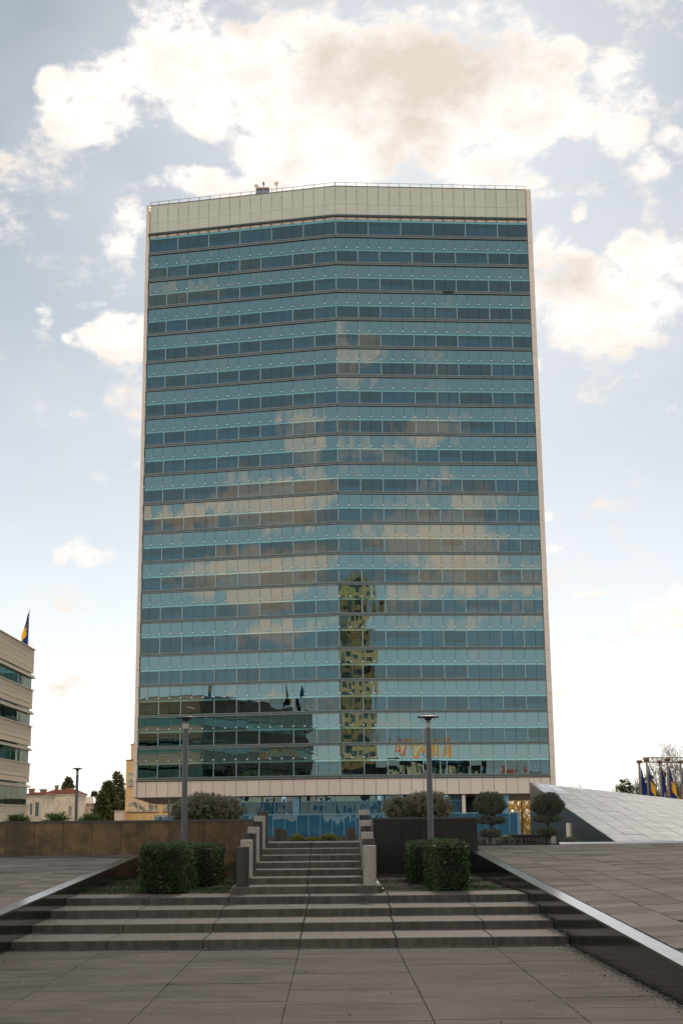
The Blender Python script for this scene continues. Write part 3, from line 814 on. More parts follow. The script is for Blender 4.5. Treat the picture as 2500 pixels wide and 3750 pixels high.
# ---- blue glass fence in front of the tower
FY = 150.0
fence = empty('glass_fence', (0, FY, -1.25), label='long blue glass fence screening the foot of the tower', category='fence')
x = at(567, 2985, FY).x; xe = at(1893, 2975, FY).x; fr = MB()
while x < xe - .3:
    x2 = min(x + 1.265, xe); m = MB(); m.box(0, x2 - x - .06, 0, .02, 0, 3.05); o = m.build('fence_panel', M_fence, fence); o.matrix_local = Matrix.Translation((x + .03, 0, .25)) @ jit(.004)
    p = MB(); p.box(x - .03, x + .03, -.03, .03, 0, 3.35); p.build('fence_post', M_framet, fence); x = x2
m = MB(); m.box(at(567, 2985, FY).x - .03, xe + .2, -.06, .06, 3.35, 3.46); m.build('top_rail', M_framet, fence)
m = MB(); m.box(xe - .05, xe + .25, -.06, .06, 0, 3.35); m.build('end_post', M_blue, fence)

# ---- things on the roof
def dish(px, py, r, label, turn):
    c = at(px, py, 172); zr_ = 80.0
    root = empty('satellite_dish', (c.x, 172, zr_), label=label, category='antenna', group='antennas on the tower roof')
    m = MB(); m.tube([(0, 0, 0), (0, 0, c.z - zr_)], .05, 8); m.tube([(0, 0, c.z - zr_ - .1), (.1, -.35, c.z - zr_ - .25)], .02, 5); m.build('mast', M_metal, root)
    m = MB(); m.lathe([(.02, .0), (r * .5, .04), (r * .85, .12), (r, .2), (r * .98, .215), (r * .5, .08), (.02, .03)], 18); o = m.build('reflector', mat('dish_paint', (.75, .58, .42), .5), root, smooth=True)
    o.matrix_local = Matrix.Translation((0, 0, c.z - zr_)) @ Matrix.Rotation(turn, 4, 'Z') @ Matrix.Rotation(R(80), 4, 'X')
    m = MB(); m.tube([(0, 0, c.z - zr_ - r * .9), (.05, -.5, c.z - zr_ - .35)], .025, 5); m.build('feed_arm', M_rail, root)
dish(938, 685, .33, 'left satellite dish with dark bracket standing on the tower roof', R(20))
dish(1013, 675, .31, 'right satellite dish on a thin mast above the roof railing', R(-10))
c = at(965, 672, 172); root = empty('panel_antenna', (c.x, 172, 80), label='small square panel antenna on a post between the two roof dishes', category='antenna')
m = MB(); m.tube([(0, 0, 0), (0, 0, c.z - 80)], .05, 8); m.build('mast', M_metal, root)
m = MB(); m.box(-.14, .14, -.06, .06, c.z - 80 - .2, c.z - 80 + .25, bev=.02); m.box(-.05, .09, -.05, .05, c.z - 80 - .45, c.z - 80 - .3); m.build('panel', M_rail, root)
a, b_ = at(907, 716, 172), at(1018, 703, 172); zt_ = at(950, 690, 174).z
sk = empty('roof_skylight', ((a.x + b_.x) / 2, 174, 80), label='grey hipped glass skylight rising behind the tower roof railing', category='skylight')
w = (b_.x - a.x) / 2; h = zt_ - 80
m = MB(); m.hexa([(-w, -2, 0), (w, -2, 0), (w, 3, 0), (-w, 3, 0)], [(-w * .45, -.6, h * .93), (w * .35, -.6, h * .93), (w * .35, 1, h * .93), (-w * .45, 1, h * .93)]); m.build('glazing', mat('skylight_glass', (.22, .25, .28), .25), sk)
m = MB(); m.box(-w * .5, w * .4, -.7, 1.1, h * .93, h * .97); m.build('cap', M_rail, sk)
m = MB()
for t in (-.55, 0, .5): m.tube([(w * t * 1.6, -2.03, 0), (w * t * .7 - .05, -.62, h * .94)], .03, 5)
m.build('glazing_bars', M_metal, sk)

# ================================================================== BOLLARDS
def bollard(loc, m, hgt, r, label, group, bands=False, dark=False):
    root = empty('stone_bollard', loc, label=label, category='bollard', group=group)
    b = MB(); n = 28; rings = []
    prof = [(r, .0), (r, .05), (r, hgt - .012), (r - .012, hgt)]
    if dark:
        prof = [(r * 1.02, 0), (r * 1.02, .028), (r * .985, .032), (r, .04), (r, hgt - .01), (r - .01, hgt)]
    b.lathe(prof, n); b.build('shaft', m, root, smooth=False)
    b = MB(); b.lathe([(r * 1.03, -.004), (r * 1.03, .018)], n); b.build('base_ring', M_joint if dark else m, root)
    return root
order = ['nearest', 'second', 'third', 'fourth', 'fifth', 'sixth', 'farthest']
zt = Z4
for k in range(7):
    zt += RISE if k == 0 else NR
    y = NY[k] + (.22 if k == 0 else .20)
    xl = -1.535 + .012 * k; xr = .64 + .006 * k
    dl = (k % 2 == 0)
    sc = 1.0
    pos = 'lowest' if k == 0 else ('topmost' if k == 6 else '%s step up' % order[k])
    bollard((xl, y, zt), M_bd if dl else M_bl, .66, .113, '%s granite bollard left of the stairs, %s from the bottom of its row' % ('dark' if dl else 'pale speckled', ['first', 'second', 'third', 'fourth', 'fifth', 'sixth', 'seventh'][k]), 'bollards lining the left side of the stairs', dark=dl)
    bollard((xr, y, zt), M_bl if dl else M_bd, .66, .113, '%s granite bollard right of the stairs, %s from the bottom of its row' % ('pale speckled' if dl else 'dark', ['first', 'second', 'third', 'fourth', 'fifth', 'sixth', 'seventh'][k]), 'bollards lining the right side of the stairs', dark=not dl)
for (px, ptop, Y, m_, lab) in ((1018, 3033, 38.0, M_bd, 'dark grooved bollard behind the stair crest on the left, nearest of its cluster'),
                              (1032, 3038, 39.2, M_bd, 'thin sliver of dark bollard directly behind the nearest one beyond the crest'),
                              (1040, 3042, 40.4, M_bd, 'last dark bollard of the left cluster beside the low planter'),
                              (1288, 3029, 40.5, M_bd, 'dark bollard with brown streaks right of the low planter beyond the crest'),
                              (1279, 3036, 42.5, M_bd, 'half hidden dark bollard just behind the streaked one by the planter')):
    c = at(px, ptop, Y); bollard((c.x, Y, .30), m_, c.z - .30, .112, lab, 'dark bollards beyond the stair crest', dark=True)

# low planter and small block beyond the crest
a, b_ = at(1054, 3078, 46), at(1251, 3078, 46)
pl = empty('low_planter', ((a.x + b_.x) / 2, 46.5, 0), label='low black stone planter with yellow green shrubs beyond the stair crest', category='planter')
hw = (b_.x - a.x) / 2
m = MB(); m.box(-hw, hw, -.5, -.42, -1.25, a.z); m.box(-hw, hw, .42, .5, -1.25, a.z); m.box(-hw, -hw + .08, -.42, .42, -1.25, a.z); m.box(hw - .08, hw, -.42, .42, -1.25, a.z); m.build('planter_wall', M_brownd, pl)
m = MB(); m.box(-hw + .08, hw - .08, -.42, .42, -1.0, a.z - .05); m.build('soil', M_soil, pl)
def bush(name, ells, nclump, per, cr, L, Wd, m_, label, cat, group=None, stem=None, fb=None):
    cx = float(np.mean([e[0] for e in ells])); cy = float(np.mean([e[1] for e in ells])); cz = float(min(e[2] - e[5] for e in ells))
    root = empty(name, (cx, cy, cz), label=label, category=cat, group=group)
    V = clumpy(ells, nclump, per, cr, L, Wd, flat_bottom=fb) - np.array([cx, cy, cz])
    quads_mesh('foliage', V, m_, root)
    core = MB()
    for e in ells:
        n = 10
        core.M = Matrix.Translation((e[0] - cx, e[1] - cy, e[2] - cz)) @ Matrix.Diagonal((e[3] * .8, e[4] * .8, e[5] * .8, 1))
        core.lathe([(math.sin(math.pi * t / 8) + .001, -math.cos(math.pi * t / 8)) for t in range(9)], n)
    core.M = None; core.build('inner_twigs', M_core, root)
    m = MB(); m.tube([(0, 0, -.25), (0, 0, .2)], [.05, .03], 6); m.build('stem', M_bark, root)
    return root
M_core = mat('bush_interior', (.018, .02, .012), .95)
c1, c2, c3 = at(1090, 3070, 46.4), at(1150, 3076, 46.4), at(1205, 3070, 46.4)
bush('low_shrub', [(c1.x, 46.5, c1.z, .17, .3, .10)], 110, 26, .02, .05, .012, M_yel, 'small yellow green shrub at the left end of the low planter', 'shrub', 'shrubs in the low planter')
bush('low_shrub', [(c2.x, 46.5, c2.z - .02, .24, .3, .07)], 110, 26, .02, .05, .012, M_yel, 'flat golden shrub in the middle of the low planter', 'shrub', 'shrubs in the low planter')
bush('low_shrub', [(c3.x, 46.5, c3.z, .28, .3, .11)], 130, 26, .02, .05, .012, M_yel, 'taller orange tinged shrub at the right end of the low planter', 'shrub', 'shrubs in the low planter')
c = at(1260, 3069, 44); root = empty('stone_block', (c.x, 44, 0), label='small banded pink and grey stone block beside the low planter', category='bollard')
m = MB(); m.lathe([(.07, 0), (.07, c.z - .10)], 16); m.build('base', M_bl, root); m = MB(); m.lathe([(.072, c.z - .10), (.072, c.z)], 16); m.build('top', M_bd, root)

# ================================================================== HEDGES
def hedge(x0, x1, y0, y1, z0, z1, n, label, lean=0.0):
    root = empty('box_hedge', ((x0 + x1) / 2, y0, z0), label=label, category='hedge', group='clipped box hedges in front of the planter walls')
    A = [((x1 - x0) * (z1 - z0), 0), ((x1 - x0) * (z1 - z0) * .3, 1), ((y1 - y0) * (z1 - z0), 2), ((y1 - y0) * (z1 - z0), 3), ((x1 - x0) * (y1 - y0), 4)]
    tot = sum(a for a, _ in A); Vs = []
    for a, s_ in A:
        k = int(n * a / tot); u, v = rng.uniform(0, 1, k), rng.uniform(0, 1, k); d = np.abs(rng.normal(0, .035, k)) - .01 - np.where(rng.random(k) < .03, rng.uniform(0, .06, k), 0)
        x = x0 + (x1 - x0) * u; y = y0 + (y1 - y0) * u; zz = z0 + (z1 - z0) * v
        wob = .025 * np.sin(u * 9) * np.sin(v * 7 + 1)
        if s_ == 0: P = np.stack([x, y0 + d + wob, zz], 1); nr = (0, -1, .25)
        if s_ == 1: P = np.stack([x, y1 - d, zz], 1); nr = (0, 1, .25)
        if s_ == 2: P = np.stack([x0 + d + wob, y, zz], 1); nr = (-1, 0, .25)
        if s_ == 3: P = np.stack([x1 - d + wob, y, zz], 1); nr = (1, 0, .25)
        if s_ == 4: P = np.stack([x0 + (x1 - x0) * u, y0 + (y1 - y0) * v, z1 - d + .02 * np.sin(u * 8 + v * 11)], 1); nr = (0, 0, 1)
        # round the arrises
        ins = np.minimum(np.minimum(P[:, 0] - x0, x1 - P[:, 0]), np.minimum(P[:, 1] - y0, y1 - P[:, 1]))
        P[:, 2] -= np.where((P[:, 2] > z1 - .08) & (ins < .05), rng.uniform(0, .05, len(P)), 0)
        hole = (np.sin(P[:, 0] * 13 + P[:, 2] * 9) * np.sin(P[:, 1] * 8 + P[:, 2] * 17) > .72) & (rng.random(k) < .75)
        Vs.append(leaves(P, np.tile(nr, (k, 1)).astype(float), .044, .026, .6)[~hole])
    V = np.concatenate(Vs) - np.array([(x0 + x1) / 2, y0, z0])
    quads_mesh('foliage', V, M_hedge, root)
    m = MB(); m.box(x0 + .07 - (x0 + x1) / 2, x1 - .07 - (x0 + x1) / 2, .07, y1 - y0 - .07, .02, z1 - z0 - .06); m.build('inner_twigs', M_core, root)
    m = MB()
    for k in range(5):
        xx = rng.uniform(x0 + .1, x1 - .1) - (x0 + x1) / 2; m.tube([(xx, .15 + k * .1, -.05), (xx + .02, .15 + k * .1, .3)], [.015, .01], 5)
    m.build('stem', M_bark, root)
hedge(-3.30, -2.58, 24.35, 26.9, Z4, 1.25, 21000, 'left hedge block, square clipped dark green, nearer and wider one')
hedge(-2.95, -2.28, 27.2, 29.6, Z4, 1.20, 9000, 'narrow hedge block tucked behind the left hedge beside the stairs')
hedge(1.80, 2.34, 24.35, 27.4, Z4, 1.25, 19000, 'right hedge block, square clipped dark green, in front of the black wall')
hedge(1.56, 2.2, 27.6, 29.8, Z4, 1.20, 9000, 'narrow hedge block behind the right hedge, nearest the stairs')
# small weed
c = at(1797, 3255, 24.6)
V = leaves(np.tile([[c.x, 24.6, Z4]], (26, 1)) + rng.normal(0, .012, (26, 3)) * [1, 1, 0], np.tile([0, 0, 1.0], (26, 1)), .10, .022, .55)
wd = empty('weed', (c.x, 24.6, Z4), label='small bright green leafy weed growing right of the right hedge', category='plant')
quads_mesh('leaf_tuft', V - np.array([c.x, 24.6, Z4]), mat('fresh_leaf', (.13, .24, .03), .5, isl=.3, trans=.4), wd)

# ================================================================== ROUND BUSHES ON THE PLANTERS
def el(px, py, Y, rpx, rpy, ry=None):
    c = at(px, py, Y); s = Y / 5100; return (c.x, Y, c.z, rpx * s, ry or rpx * s, rpy * s)
bush('rounded_shrub', [el(755, 2962, 33.6, 92, 48, .45), el(835, 2970, 33.5, 48, 44, .35), el(672, 2975, 33.7, 40, 34, .3)], 900, 46, .024, .050, .014, M_conifer,
     'wide grey green rounded shrub on the brown planter behind the left lamp', 'shrub', fb=zw - .02)
bush('rounded_shrub', [el(1450, 2960, 33.6, 42, 36, .35), el(1545, 2955, 33.7, 75, 46, .45), el(1602, 2960, 33.5, 48, 48, .4)], 900, 46, .024, .050, .014, M_conifer,
     'wide grey green rounded shrub with two lobes on the black planter behind the right lamp', 'shrub', fb=zr - .02)
m = MB(); m.box(-12.4, -1.9, 32.5, 34.2, zw - .3, zw - .04); m.build('planter_soil', M_soil, kind='structure')
m = MB(); m.box(1.0, 3.3, 32.5, 34.2, zr - .3, zr - .04); m.build('planter_soil', M_soil, kind='structure')

def juniper(px, py, Y, w, h, label, zb, seed):
    rd = np.random.default_rng(seed); c = at(px, py, Y); s = Y / 5100
    root = empty('juniper_bush', (c.x, Y, zb), label=label, category='shrub', group='spreading junipers along the left planter wall')
    Vs = []; mb = MB(); W_, H_ = w * s, h * s
    for k in range(95):
        az = rd.uniform(0, 2 * math.pi); elv = rd.uniform(.12, 1.15); l = rd.uniform(.6, 1.0)
        d = np.array([math.cos(az) * math.cos(elv) * W_ * 1.12, math.sin(az) * math.cos(elv) * .35, math.sin(elv) * H_ * 1.02]) * l
        t = np.linspace(.25, 1, 42)[:, None] ; P = d * t; P[:, 2] += -.03 * np.sin(t[:, 0] * 3) * 0 ; P += rd.normal(0, .014, P.shape)
        nr = np.tile(d / np.linalg.norm(d) + [0, 0, .5], (42, 1)); Vs.append(leaves(P, nr, .045, .012, .45))
        if k % 6 == 0: mb.tube([(0, 0, 0), tuple(d * .8)], [.012, .004], 4)
    quads_mesh('foliage', np.concatenate(Vs), M_jun, root); mb.build('stem', M_bark, root)
juniper(65, 2985, 33.4, 48, 42, 'leftmost of the three feathery green junipers along the left planter wall', zw - .05, 1)
juniper(208, 2990, 33.4, 60, 42, 'middle feathery juniper on the left planter, in front of the old houses', zw - .05, 2)
juniper(335, 2990, 33.4, 54, 40, 'feathery juniper right of the thin lamp post on the left planter', zw - .05, 3)
# thin dry sprigs by the big shrub
m = MB(); rd = random.Random(3)
for px in (505, 517, 548, 556, 566, 532):
    c = at(px, 2998, 33.3); p = Vector((c.x, 33.3, zw - .05)); m.tube([p, p + Vector((rd.uniform(-.04, .04), 0, .1)), p + Vector((rd.uniform(-.1, .1), 0, rd.uniform(.14, .22)))], [.005, .004, .002], 4)
sp = m.build('dry_sprigs', M_twig); tag(sp, label='few thin dry sprigs on the planter edge left of the big grey shrub', category='plant')

# ================================================================== LAMPS
def lamp(loc, H, r0, r1, disc, label, sleeve=True):
    root = empty('street_lamp', loc, label=label, category='lamp', group='disc topped plaza lamps')
    m = MB(); hs = H - .22 * disc / .24
    m.lathe([(r0 * 1.15, 0), (r0 * 1.15, .04), (r0, .045), (r1, hs - .18)], 20); m.build('pole', M_lamp, root, smooth=False)
    m = MB(); m.lathe([(r1 * .97, hs - .18), (r1 * .80, hs - .178), (r1 * .80, hs - .17), (r1 * .98, hs - .168), (r1 * .98, hs - .07), (r1 * .82, hs - .068)], 20); m.build('sleeve', M_ss, root)
    m = MB(); m.lathe([(r1 * .86, hs - .068), (r1 * .86, hs + .03)], 16); m.build('neck', M_lampu, root)
    m = MB(); m.lathe([(disc * .32, hs + .02), (disc * .34, hs + .035), (disc * .99, hs + .045), (disc, hs + .055), (disc * .97, hs + .068), (disc * .6, hs + .085), (disc * .55, hs + .098), (disc * .1, hs + .105)], 36); m.build('disc_head', M_lamp, root)
    m = MB(); m.lathe([(disc * .31, hs - .005), (disc * .31, hs + .022)], 24); m.build('light_ring', M_dark, root)
    return root
t1 = at(681, 2612, 30.0); lamp((t1.x, 30.0, Z4 - .03), t1.z - Z4 + .10, .073, .055, .245, 'left of the two big grey disc topped lamps, rising behind the left hedge')
t2 = at(1566, 2610, 30.0); lamp((t2.x + .0, 30.0, Z4 - .03), t2.z - Z4 + .10, .073, .055, .24, 'right of the two big grey disc topped lamps, rising behind the right hedge')
t3 = at(285, 2812, 54); lamp((t3.x, 54, -1.25), t3.z + 1.36, .075, .055, .225, 'smaller distant disc lamp between the old houses and the juniper bushes')
t4 = at(619, 2924, 115); lamp((t4.x, 115, -1.25), t4.z + 1.36, .085, .06, .225, 'tiny far lamp under the left overhang of the tower')
# pigeon resting on the left lamp head
def skin_body(name, verts, edges, rad, m_, parent, sub=1):
    me = bpy.data.meshes.new(name); me.from_pydata(verts, edges, []); me.materials.append(m_); o = link(name, me, parent)
    sk_ = o.modifiers.new('skin', 'SKIN')
    for v, r in zip(me.skin_vertices[0].data, rad): v.radius = (r, r * .95)
    me.skin_vertices[0].data[0].use_root = True
    sb = o.modifiers.new('sub', 'SUBSURF'); sb.levels = sub; sb.render_levels = sub
    return o
def bird(loc, rz, label, colr):
    root = empty('bird', loc, rz, label=label, category='bird')
    skin_body('body', [(0, 0, .05), (.035, 0, .062), (.065, 0, .09), (.085, 0, .105), (-.05, 0, .045), (-.11, 0, .035)], [(0, 1), (1, 2), (2, 3), (0, 4), (4, 5)], [.036, .034, .018, .016, .026, .008], colr, root)
    m = MB(); m.tube([(.095, 0, .105), (.125, 0, .10)], [.006, .001], 5); m.build('beak', M_rail, root)
    m = MB()
    for s_ in (-.014, .014): m.tube([(0, s_, -.003), (0, s_, .03)], .004, 4)
    m.build('legs', M_rail, root)
tb = at(700, 2606, 29.95); bird((t1.x + .10, 30.0, t1.z + .018 + .03), R(160), 'grey pigeon resting on top of the left lamp disc', mat('pigeon_feather', (.12, .12, .13), .6))
cb = at(1051, 2979, 150); bird((cb.x, 150, 2.22), R(180), 'white bird perched on the top rail of the blue glass fence', mat('white_feather', (.8, .8, .8), .6))

# ================================================================== LEFT OFFICE WING
LX = -30.12; LY0, LY1 = 104.0, 139.0
def lz(y): return at(129, y, LY1).z
wing = empty('office_wing', (LX, LY1, -1.25), label='beige stone office wing with green glass strips at the left edge', category='building')
WM = Matrix.Translation((-LX, -LY1, 1.25))
M_stone = mat('beige_stone_cladding', (.80, .60, .42), .55, nscale=.4, namp=.08, var=.05)
M_beam = mat('beige_louvre', (.80, .64, .48), .5)
M_gw = glass('green_wing_glass', None, (.75, .95, .9), .26, see=(.60, .88, .74), wave=.01)
M_curt = mat('curtain', (.72, .78, .70), .8, isl=.25, trans=.4)
D_ = 24.0
def wbox(name, m_, x0, x1, y0, y1, z0, z1, **k):
    m = MB(); m.box(x0, x1, y0, y1, z0, z1); o = m.build(name, m_, wing, **k); o.matrix_local = WM; return o
bands = [(2382, 2467, 5), (2531, 2597, 4), (2663, 2732, 4), (2799, 2866, 4)]
for t, b_, n in bands:
    z1, z0 = lz(t), lz(b_)
    wbox('wall_core', M_dark, LX - D_ + .1, LX - .1, LY0 + .1, LY1 - .1, z0 + .05, z1 - .05)
    hh = (z1 - z0) / n
    for i in range(n):
        g = .018 if not (n == 4 and i == 1) else .05
        wbox('stone_course', M_stone, LX - D_, LX, LY0, LY1, z0 + hh * i + (g if i else 0), z0 + hh * (i + 1))
    wbox('cornice', M_beam, LX - D_ - .1, LX + .12, LY0 - .1, LY1 + .12, z1, z1 + .09)
zs = lz(2952)
wbox('wall_core', M_dark, LX - D_ + .1, LX - .1, LY0 + .1, LY1 - .1, -1.2, zs - .05)
for i in range(7): wbox('stone_course', M_stone, LX - D_, LX, LY0, LY1, zs - .62 * (i + 1) + .018, zs - .62 * i)
wbox('cornice', M_beam, LX - D_ - .1, LX + .12, LY0 - .1, LY1 + .12, zs, zs + .09)
glassb = [(2467, 2531, 2479, 2486), (2597, 2663, 2611, 2617), (2732, 2799, 2745, 2750), (2866, 2952, 2879, 2884)]
gx = LX - .14
for t, b_, bt, bb in glassb:
    z1, z0 = lz(t), lz(b_) + .09; zb1, zb0 = lz(bt), lz(bb)
    wbox('louvre_beam', M_beam, LX - 2.5, LX + .14, LY0, LY1 + .20, zb0, zb1)
    wbox('louvre_beam', M_beam, LX - 1.5, LX + .06, LY0, LY1 + .08, zb1 + .06, zb1 + .12)
    wbox('floor_void', M_dark, LX - 14, LX - 4.5, LY0 + 1, LY1 - 4.5, z0, z1)
    wbox('floor_plate', M_dark, LX - D_ + 1, LX - .8, LY0 + 1, LY1 - .8, z0 - .2, z0 + .01)
    cm = MB(); y = LY0 + 1
    while y < LY1 - 1.5:
        if rw.random() < .92:
            a_ = y; 
            while a_ < y + 1.9: cm.face([(gx - .35 - .06 * rw.random(), a_, z0 + .1), (gx - .35 - .1 * rw.random(), a_ + .14, z0 + .1), (gx - .35 - .1 * rw.random(), a_ + .14, zb0 - .1), (gx - .35, a_, zb0 - .1)]); a_ += .17
        y += 2.4
    cm.build('curtains', M_curt, wing, kind='stuff').matrix_local = WM
    y = LY1 - .55
    while y > LY0 + 1:
        y2 = y - 2.4
        for za, zc in ((z0, zb0 - .02), (zb1 + .12, z1)):
            m = MB(); m.box(-.02, 0, 0, 2.36, 0, zc - za); o = m.build('window_pane', M_gw, wing); o.matrix_local = WM @ Matrix.Translation((gx, y2 + .02, za)) @ jit(.002)
        m = MB(); m.box(gx - .08, gx - .03, y2 - .02, y2 + .02, z0, z1); m.build('mullion', M_dark, wing).matrix_local = WM
        y = y2
    x = gx
    for i in range(8):
        for za, zc in ((z0, zb0 - .02), (zb1 + .12, z1)):
            m = MB(); m.box(0, 2.36, 0, .02, 0, zc - za); o = m.build('window_pane', M_gw, wing); o.matrix_local = WM @ Matrix.Translation((x - 2.38, LY1 - .57, za)) @ jit(.002)
        x -= 2.4
    for yy in (LY1 - .4,): wbox('corner_post', M_metal, LX - .2, LX - .12, yy, yy + .08, z0, zb0)

# ---- flags
M_fb = mat('flag_blue', (.018, .05, .22), .6, trans=.3, nscale=3, namp=.15); M_fy = mat('flag_yellow', (.85, .50, .03), .6, trans=.4, nscale=3, namp=.1)
M_fw = mat('flag_white', (.72, .62, .58), .6, trans=.4, nscale=3, namp=.1); M_fo = mat('flag_orange', (.8, .28, .08), .6, trans=.3, nscale=3, namp=.1)
def flag(loc, zt_, fh, fw, kind_, label, side=1, pole=None, poler=.04, group=None, top=.3, cap=False):
    """pole > drooping cloth in folds"""
    root = empty('flagpole', loc, label=label[0], category='flagpole', group='flagpoles' if group is None else group)
    H_ = zt_ - loc[2]
    m = MB(); m.lathe([(poler * 1.2, 0), (poler, .5), (poler * .8, H_)], 10)
    m.build('pole', M_pole, root)
    m = MB()
    if cap: m.lathe([(poler * 2.0, H_ - .12), (poler * 2.6, H_ - .02), (poler * 2.6, H_ + .08), (poler * 2.2, H_ + .09)], 12)
    else: m.lathe([(.02, H_), (.06, H_ + .05), (.02, H_ + .1)], 8)
    m.build('finial', M_rail, root)
    nu, nv = 14, 26; b = MB(); P = []
    for j in range(nv + 1):
        v = j / nv; row = []
        w = fw * (.10 + .90 * min(1, v * 1.35) ** .8)
        for i in range(nu + 1):
            u = i / nu
            row.append((side * (poler + u * w * (1 - .12 * math.sin(v * 9))), .10 * math.sin(u * 16 + v * 2) * (.4 + .6 * v), -v * fh - .10 * u * fh * math.sin(v * 3.1) - (.05 * u * fh)))
        P.append(row)
    def mi(u, v):
        if kind_ == 'bih':
            if u > .25 + .15 * math.sin(v * 5) and .38 < v < .66 + .12 * u: return 1
            if .12 < v < .62 and abs(u - .22 - .1 * v) < .05 and int(v * 26) % 3 == 0: return 2
            return 0
        if kind_ == 'eu':
            if u > .82 and .35 < v < .75: return 3
            if abs(u - .45) < .13 and abs(v - .78) < .07 and (int(v * 26) + int(u * 14)) % 3: return 2
            return 0
        return 2
    for j in range(nv):
        for i in range(nu):
            b.cur = mi((i + .5) / nu, (j + .5) / nv); b.face([P[j][i], P[j][i + 1], P[j + 1][i + 1], P[j + 1][i]])
    o = b.build('cloth', [M_fb, M_fy, M_fw, M_fo], None, smooth=True); o.name = 'flag'
    o.location = (loc[0], loc[1], zt_ - top); tag(o, label=label[1], category='flag', group='flags hanging limp from their poles')
    return root
M_pole = mat('pole_metal', (.26, .19, .14), .4, metal=.3)
tp = at(110, 2236, 136); bp_ = at(110, 2372, 136)
flag((tp.x - .05, 136, lz(2382)), tp.z, 3.3, .65, 'bih', ('slim flagpole on the roof corner of the beige office wing', 'blue and yellow flag hanging limp above the beige office wing roof'), side=-1, top=.15)
for yy in (112, 107.5):
    flag((LX - 1, yy, lz(2382)), tp.z + .3, 3.3, .65, 'bih' if yy > 110 else 'eu', ('beige wing roof flagpole seen only mirrored in the tower, at %s' % ('mid roof' if yy > 110 else 'the near end'), 'flag on the beige wing roof mirrored in the tower glass, %s' % ('blue and yellow one' if yy > 110 else 'plain blue one')), side=1, top=.15)
pl_ = [(2339, 2789, 91, 'w', 'white'), (2365, 2781, 88, 'bih', 'a'), (2413, 2789, 91, 'eu', 'b'), (2441, 2781, 88, 'bih', 'c'), (2489, 2789, 91, 'bih', 'd')]
labs = {'white': ('leftmost of the row of flagpoles behind the sloping stone roof', 'plain white flag, leftmost in the row at the right'),
        'a': ('second flagpole from the left behind the stone roof, a taller one', 'blue flag with yellow wedge, second from the left in the row'),
        'b': ('middle flagpole of the five behind the sloping stone roof', 'dark blue flag with an orange edge and white emblem in the row'),
        'c': ('fourth flagpole from the left, the taller one with its flag twisted', 'blue flag with a small yellow patch, fourth from the left in the row'),
        'd': ('flagpole at the right edge of the picture', 'blue and yellow flag cut by the right edge of the picture')}
for px, py, Y, kd, kk in pl_:
    c = at(px, py, Y); flag((c.x, Y, -1.25), c.z, 2.2, .40 if kk != 'white' else .40, kd, labs[kk], side=1, poler=.075, top=.35, cap=True, group='row of flagpoles behind the stone roof')
tr = empty('roof_truss', (at(2345, 2780, 96).x, 96, -1.25), label='thin steel truss spanning behind the tops of the flagpoles', category='truss')
a, b_ = at(2337, 2791, 96), at(2620, 2791, 96); a2, b2 = at(2351, 2774, 96), at(2620, 2774, 96)
o_ = Vector((at(2345, 2780, 96).x, 96, -1.25)); m = MB(); m.tube([a - o_, b_ - o_], .045, 6); m.build('lower_chord', M_rail, tr)
m = MB(); m.tube([a2 - o_, b2 - o_], .03, 6); m.build('upper_chord', M_rail, tr)
m = MB(); n = 16
for i in range(n):
    p = a.lerp(b_, i / n) - o_; q = a2.lerp(b2, (i + .5) / n) - o_; r_ = a.lerp(b_, (i + 1) / n) - o_; m.tube([p, q], .018, 4); m.tube([q, r_], .018, 4)
m.build('diagonals', M_rail, tr)
m = MB()
for i in (0, 1): p = a.lerp(b_, i) - o_; m.tube([(p.x, 0, 0), (p.x, 0, p.z)], .06, 6)
m.build('posts', M_rail, tr)

# ================================================================== SLOPING STONE PAVILION
PX, PY0, PY1 = 9.24, 45.0, 65.0
def pz(x, y): return .80 + (3.27 - .80) * ((y - PY0) / (PY1 - PY0)) * max(.05, 1 - (x - PX) / 20.5)
pav = empty('stone_pavilion', (PX, PY1, -1.25), label='low pavilion with pale stone slab roof sloping down to the right', category='pavilion')
PM = Matrix.Translation((-PX, -PY1, 1.25))
M_roofs = mat('pale_roof_stone', (.36, .37, .36), .6, dirt=.25, var=.09, nscale=.8, namp=.14, speck=.1, spec=.5)
M_roofp = mat('polished_dark_slab', (.07, .075, .08), .12, var=.3)
m = MB(); n = 14
X = np.linspace(PX, PX + 17, n); 
for i in range(n - 1):
    for j in range(n - 1):
        ya, yb = PY0 + 20 * j / (n - 1), PY0 + 20 * (j + 1) / (n - 1)
        m.face([(X[i], ya, pz(X[i], ya) - .04), (X[i + 1], ya, pz(X[i + 1], ya) - .04), (X[i + 1], yb, pz(X[i + 1], yb) - .04), (X[i], yb, pz(X[i], yb) - .04)])
m.build('roof_bed', M_joint, pav).matrix_local = PM
dxp, dyp = .64, .80; rest = MB(); cnt = 0; cells = []
for i in range(26):
    for j in range(25): cells.append((PX - .02 + i * dxp, PY0 + j * dyp))
cells.sort(key=lambda c: (c[1]))
cells = [c for c in cells if abs(c[0] * 5100 / c[1] + 1215 - 1250) < 1300]
for k, (xa, ya) in enumerate(cells):
    g = .012; c4 = [(xa + g, ya + g), (xa + dxp - g, ya + g), (xa + dxp - g, ya + dyp - g), (xa + g, ya + dyp - g)]; dz_ = rng.normal(0, .003)
    T = [(x, y, pz(x, y) + dz_) for x, y in c4]; B = [(x, y, z - .035) for x, y, z in T]
    pm_ = M_roofp if (ya >= PY1 - 4.1 and xa < PX + .7) or (ya >= PY1 - 1.1 and xa < PX + 2.1) else M_roofs
    if k < 290 or pm_ is M_roofp:
        m = MB(); m.hexa(B, T); m.build('roof_slab', pm_, pav).matrix_local = PM
    else: rest.hexa(B, T)
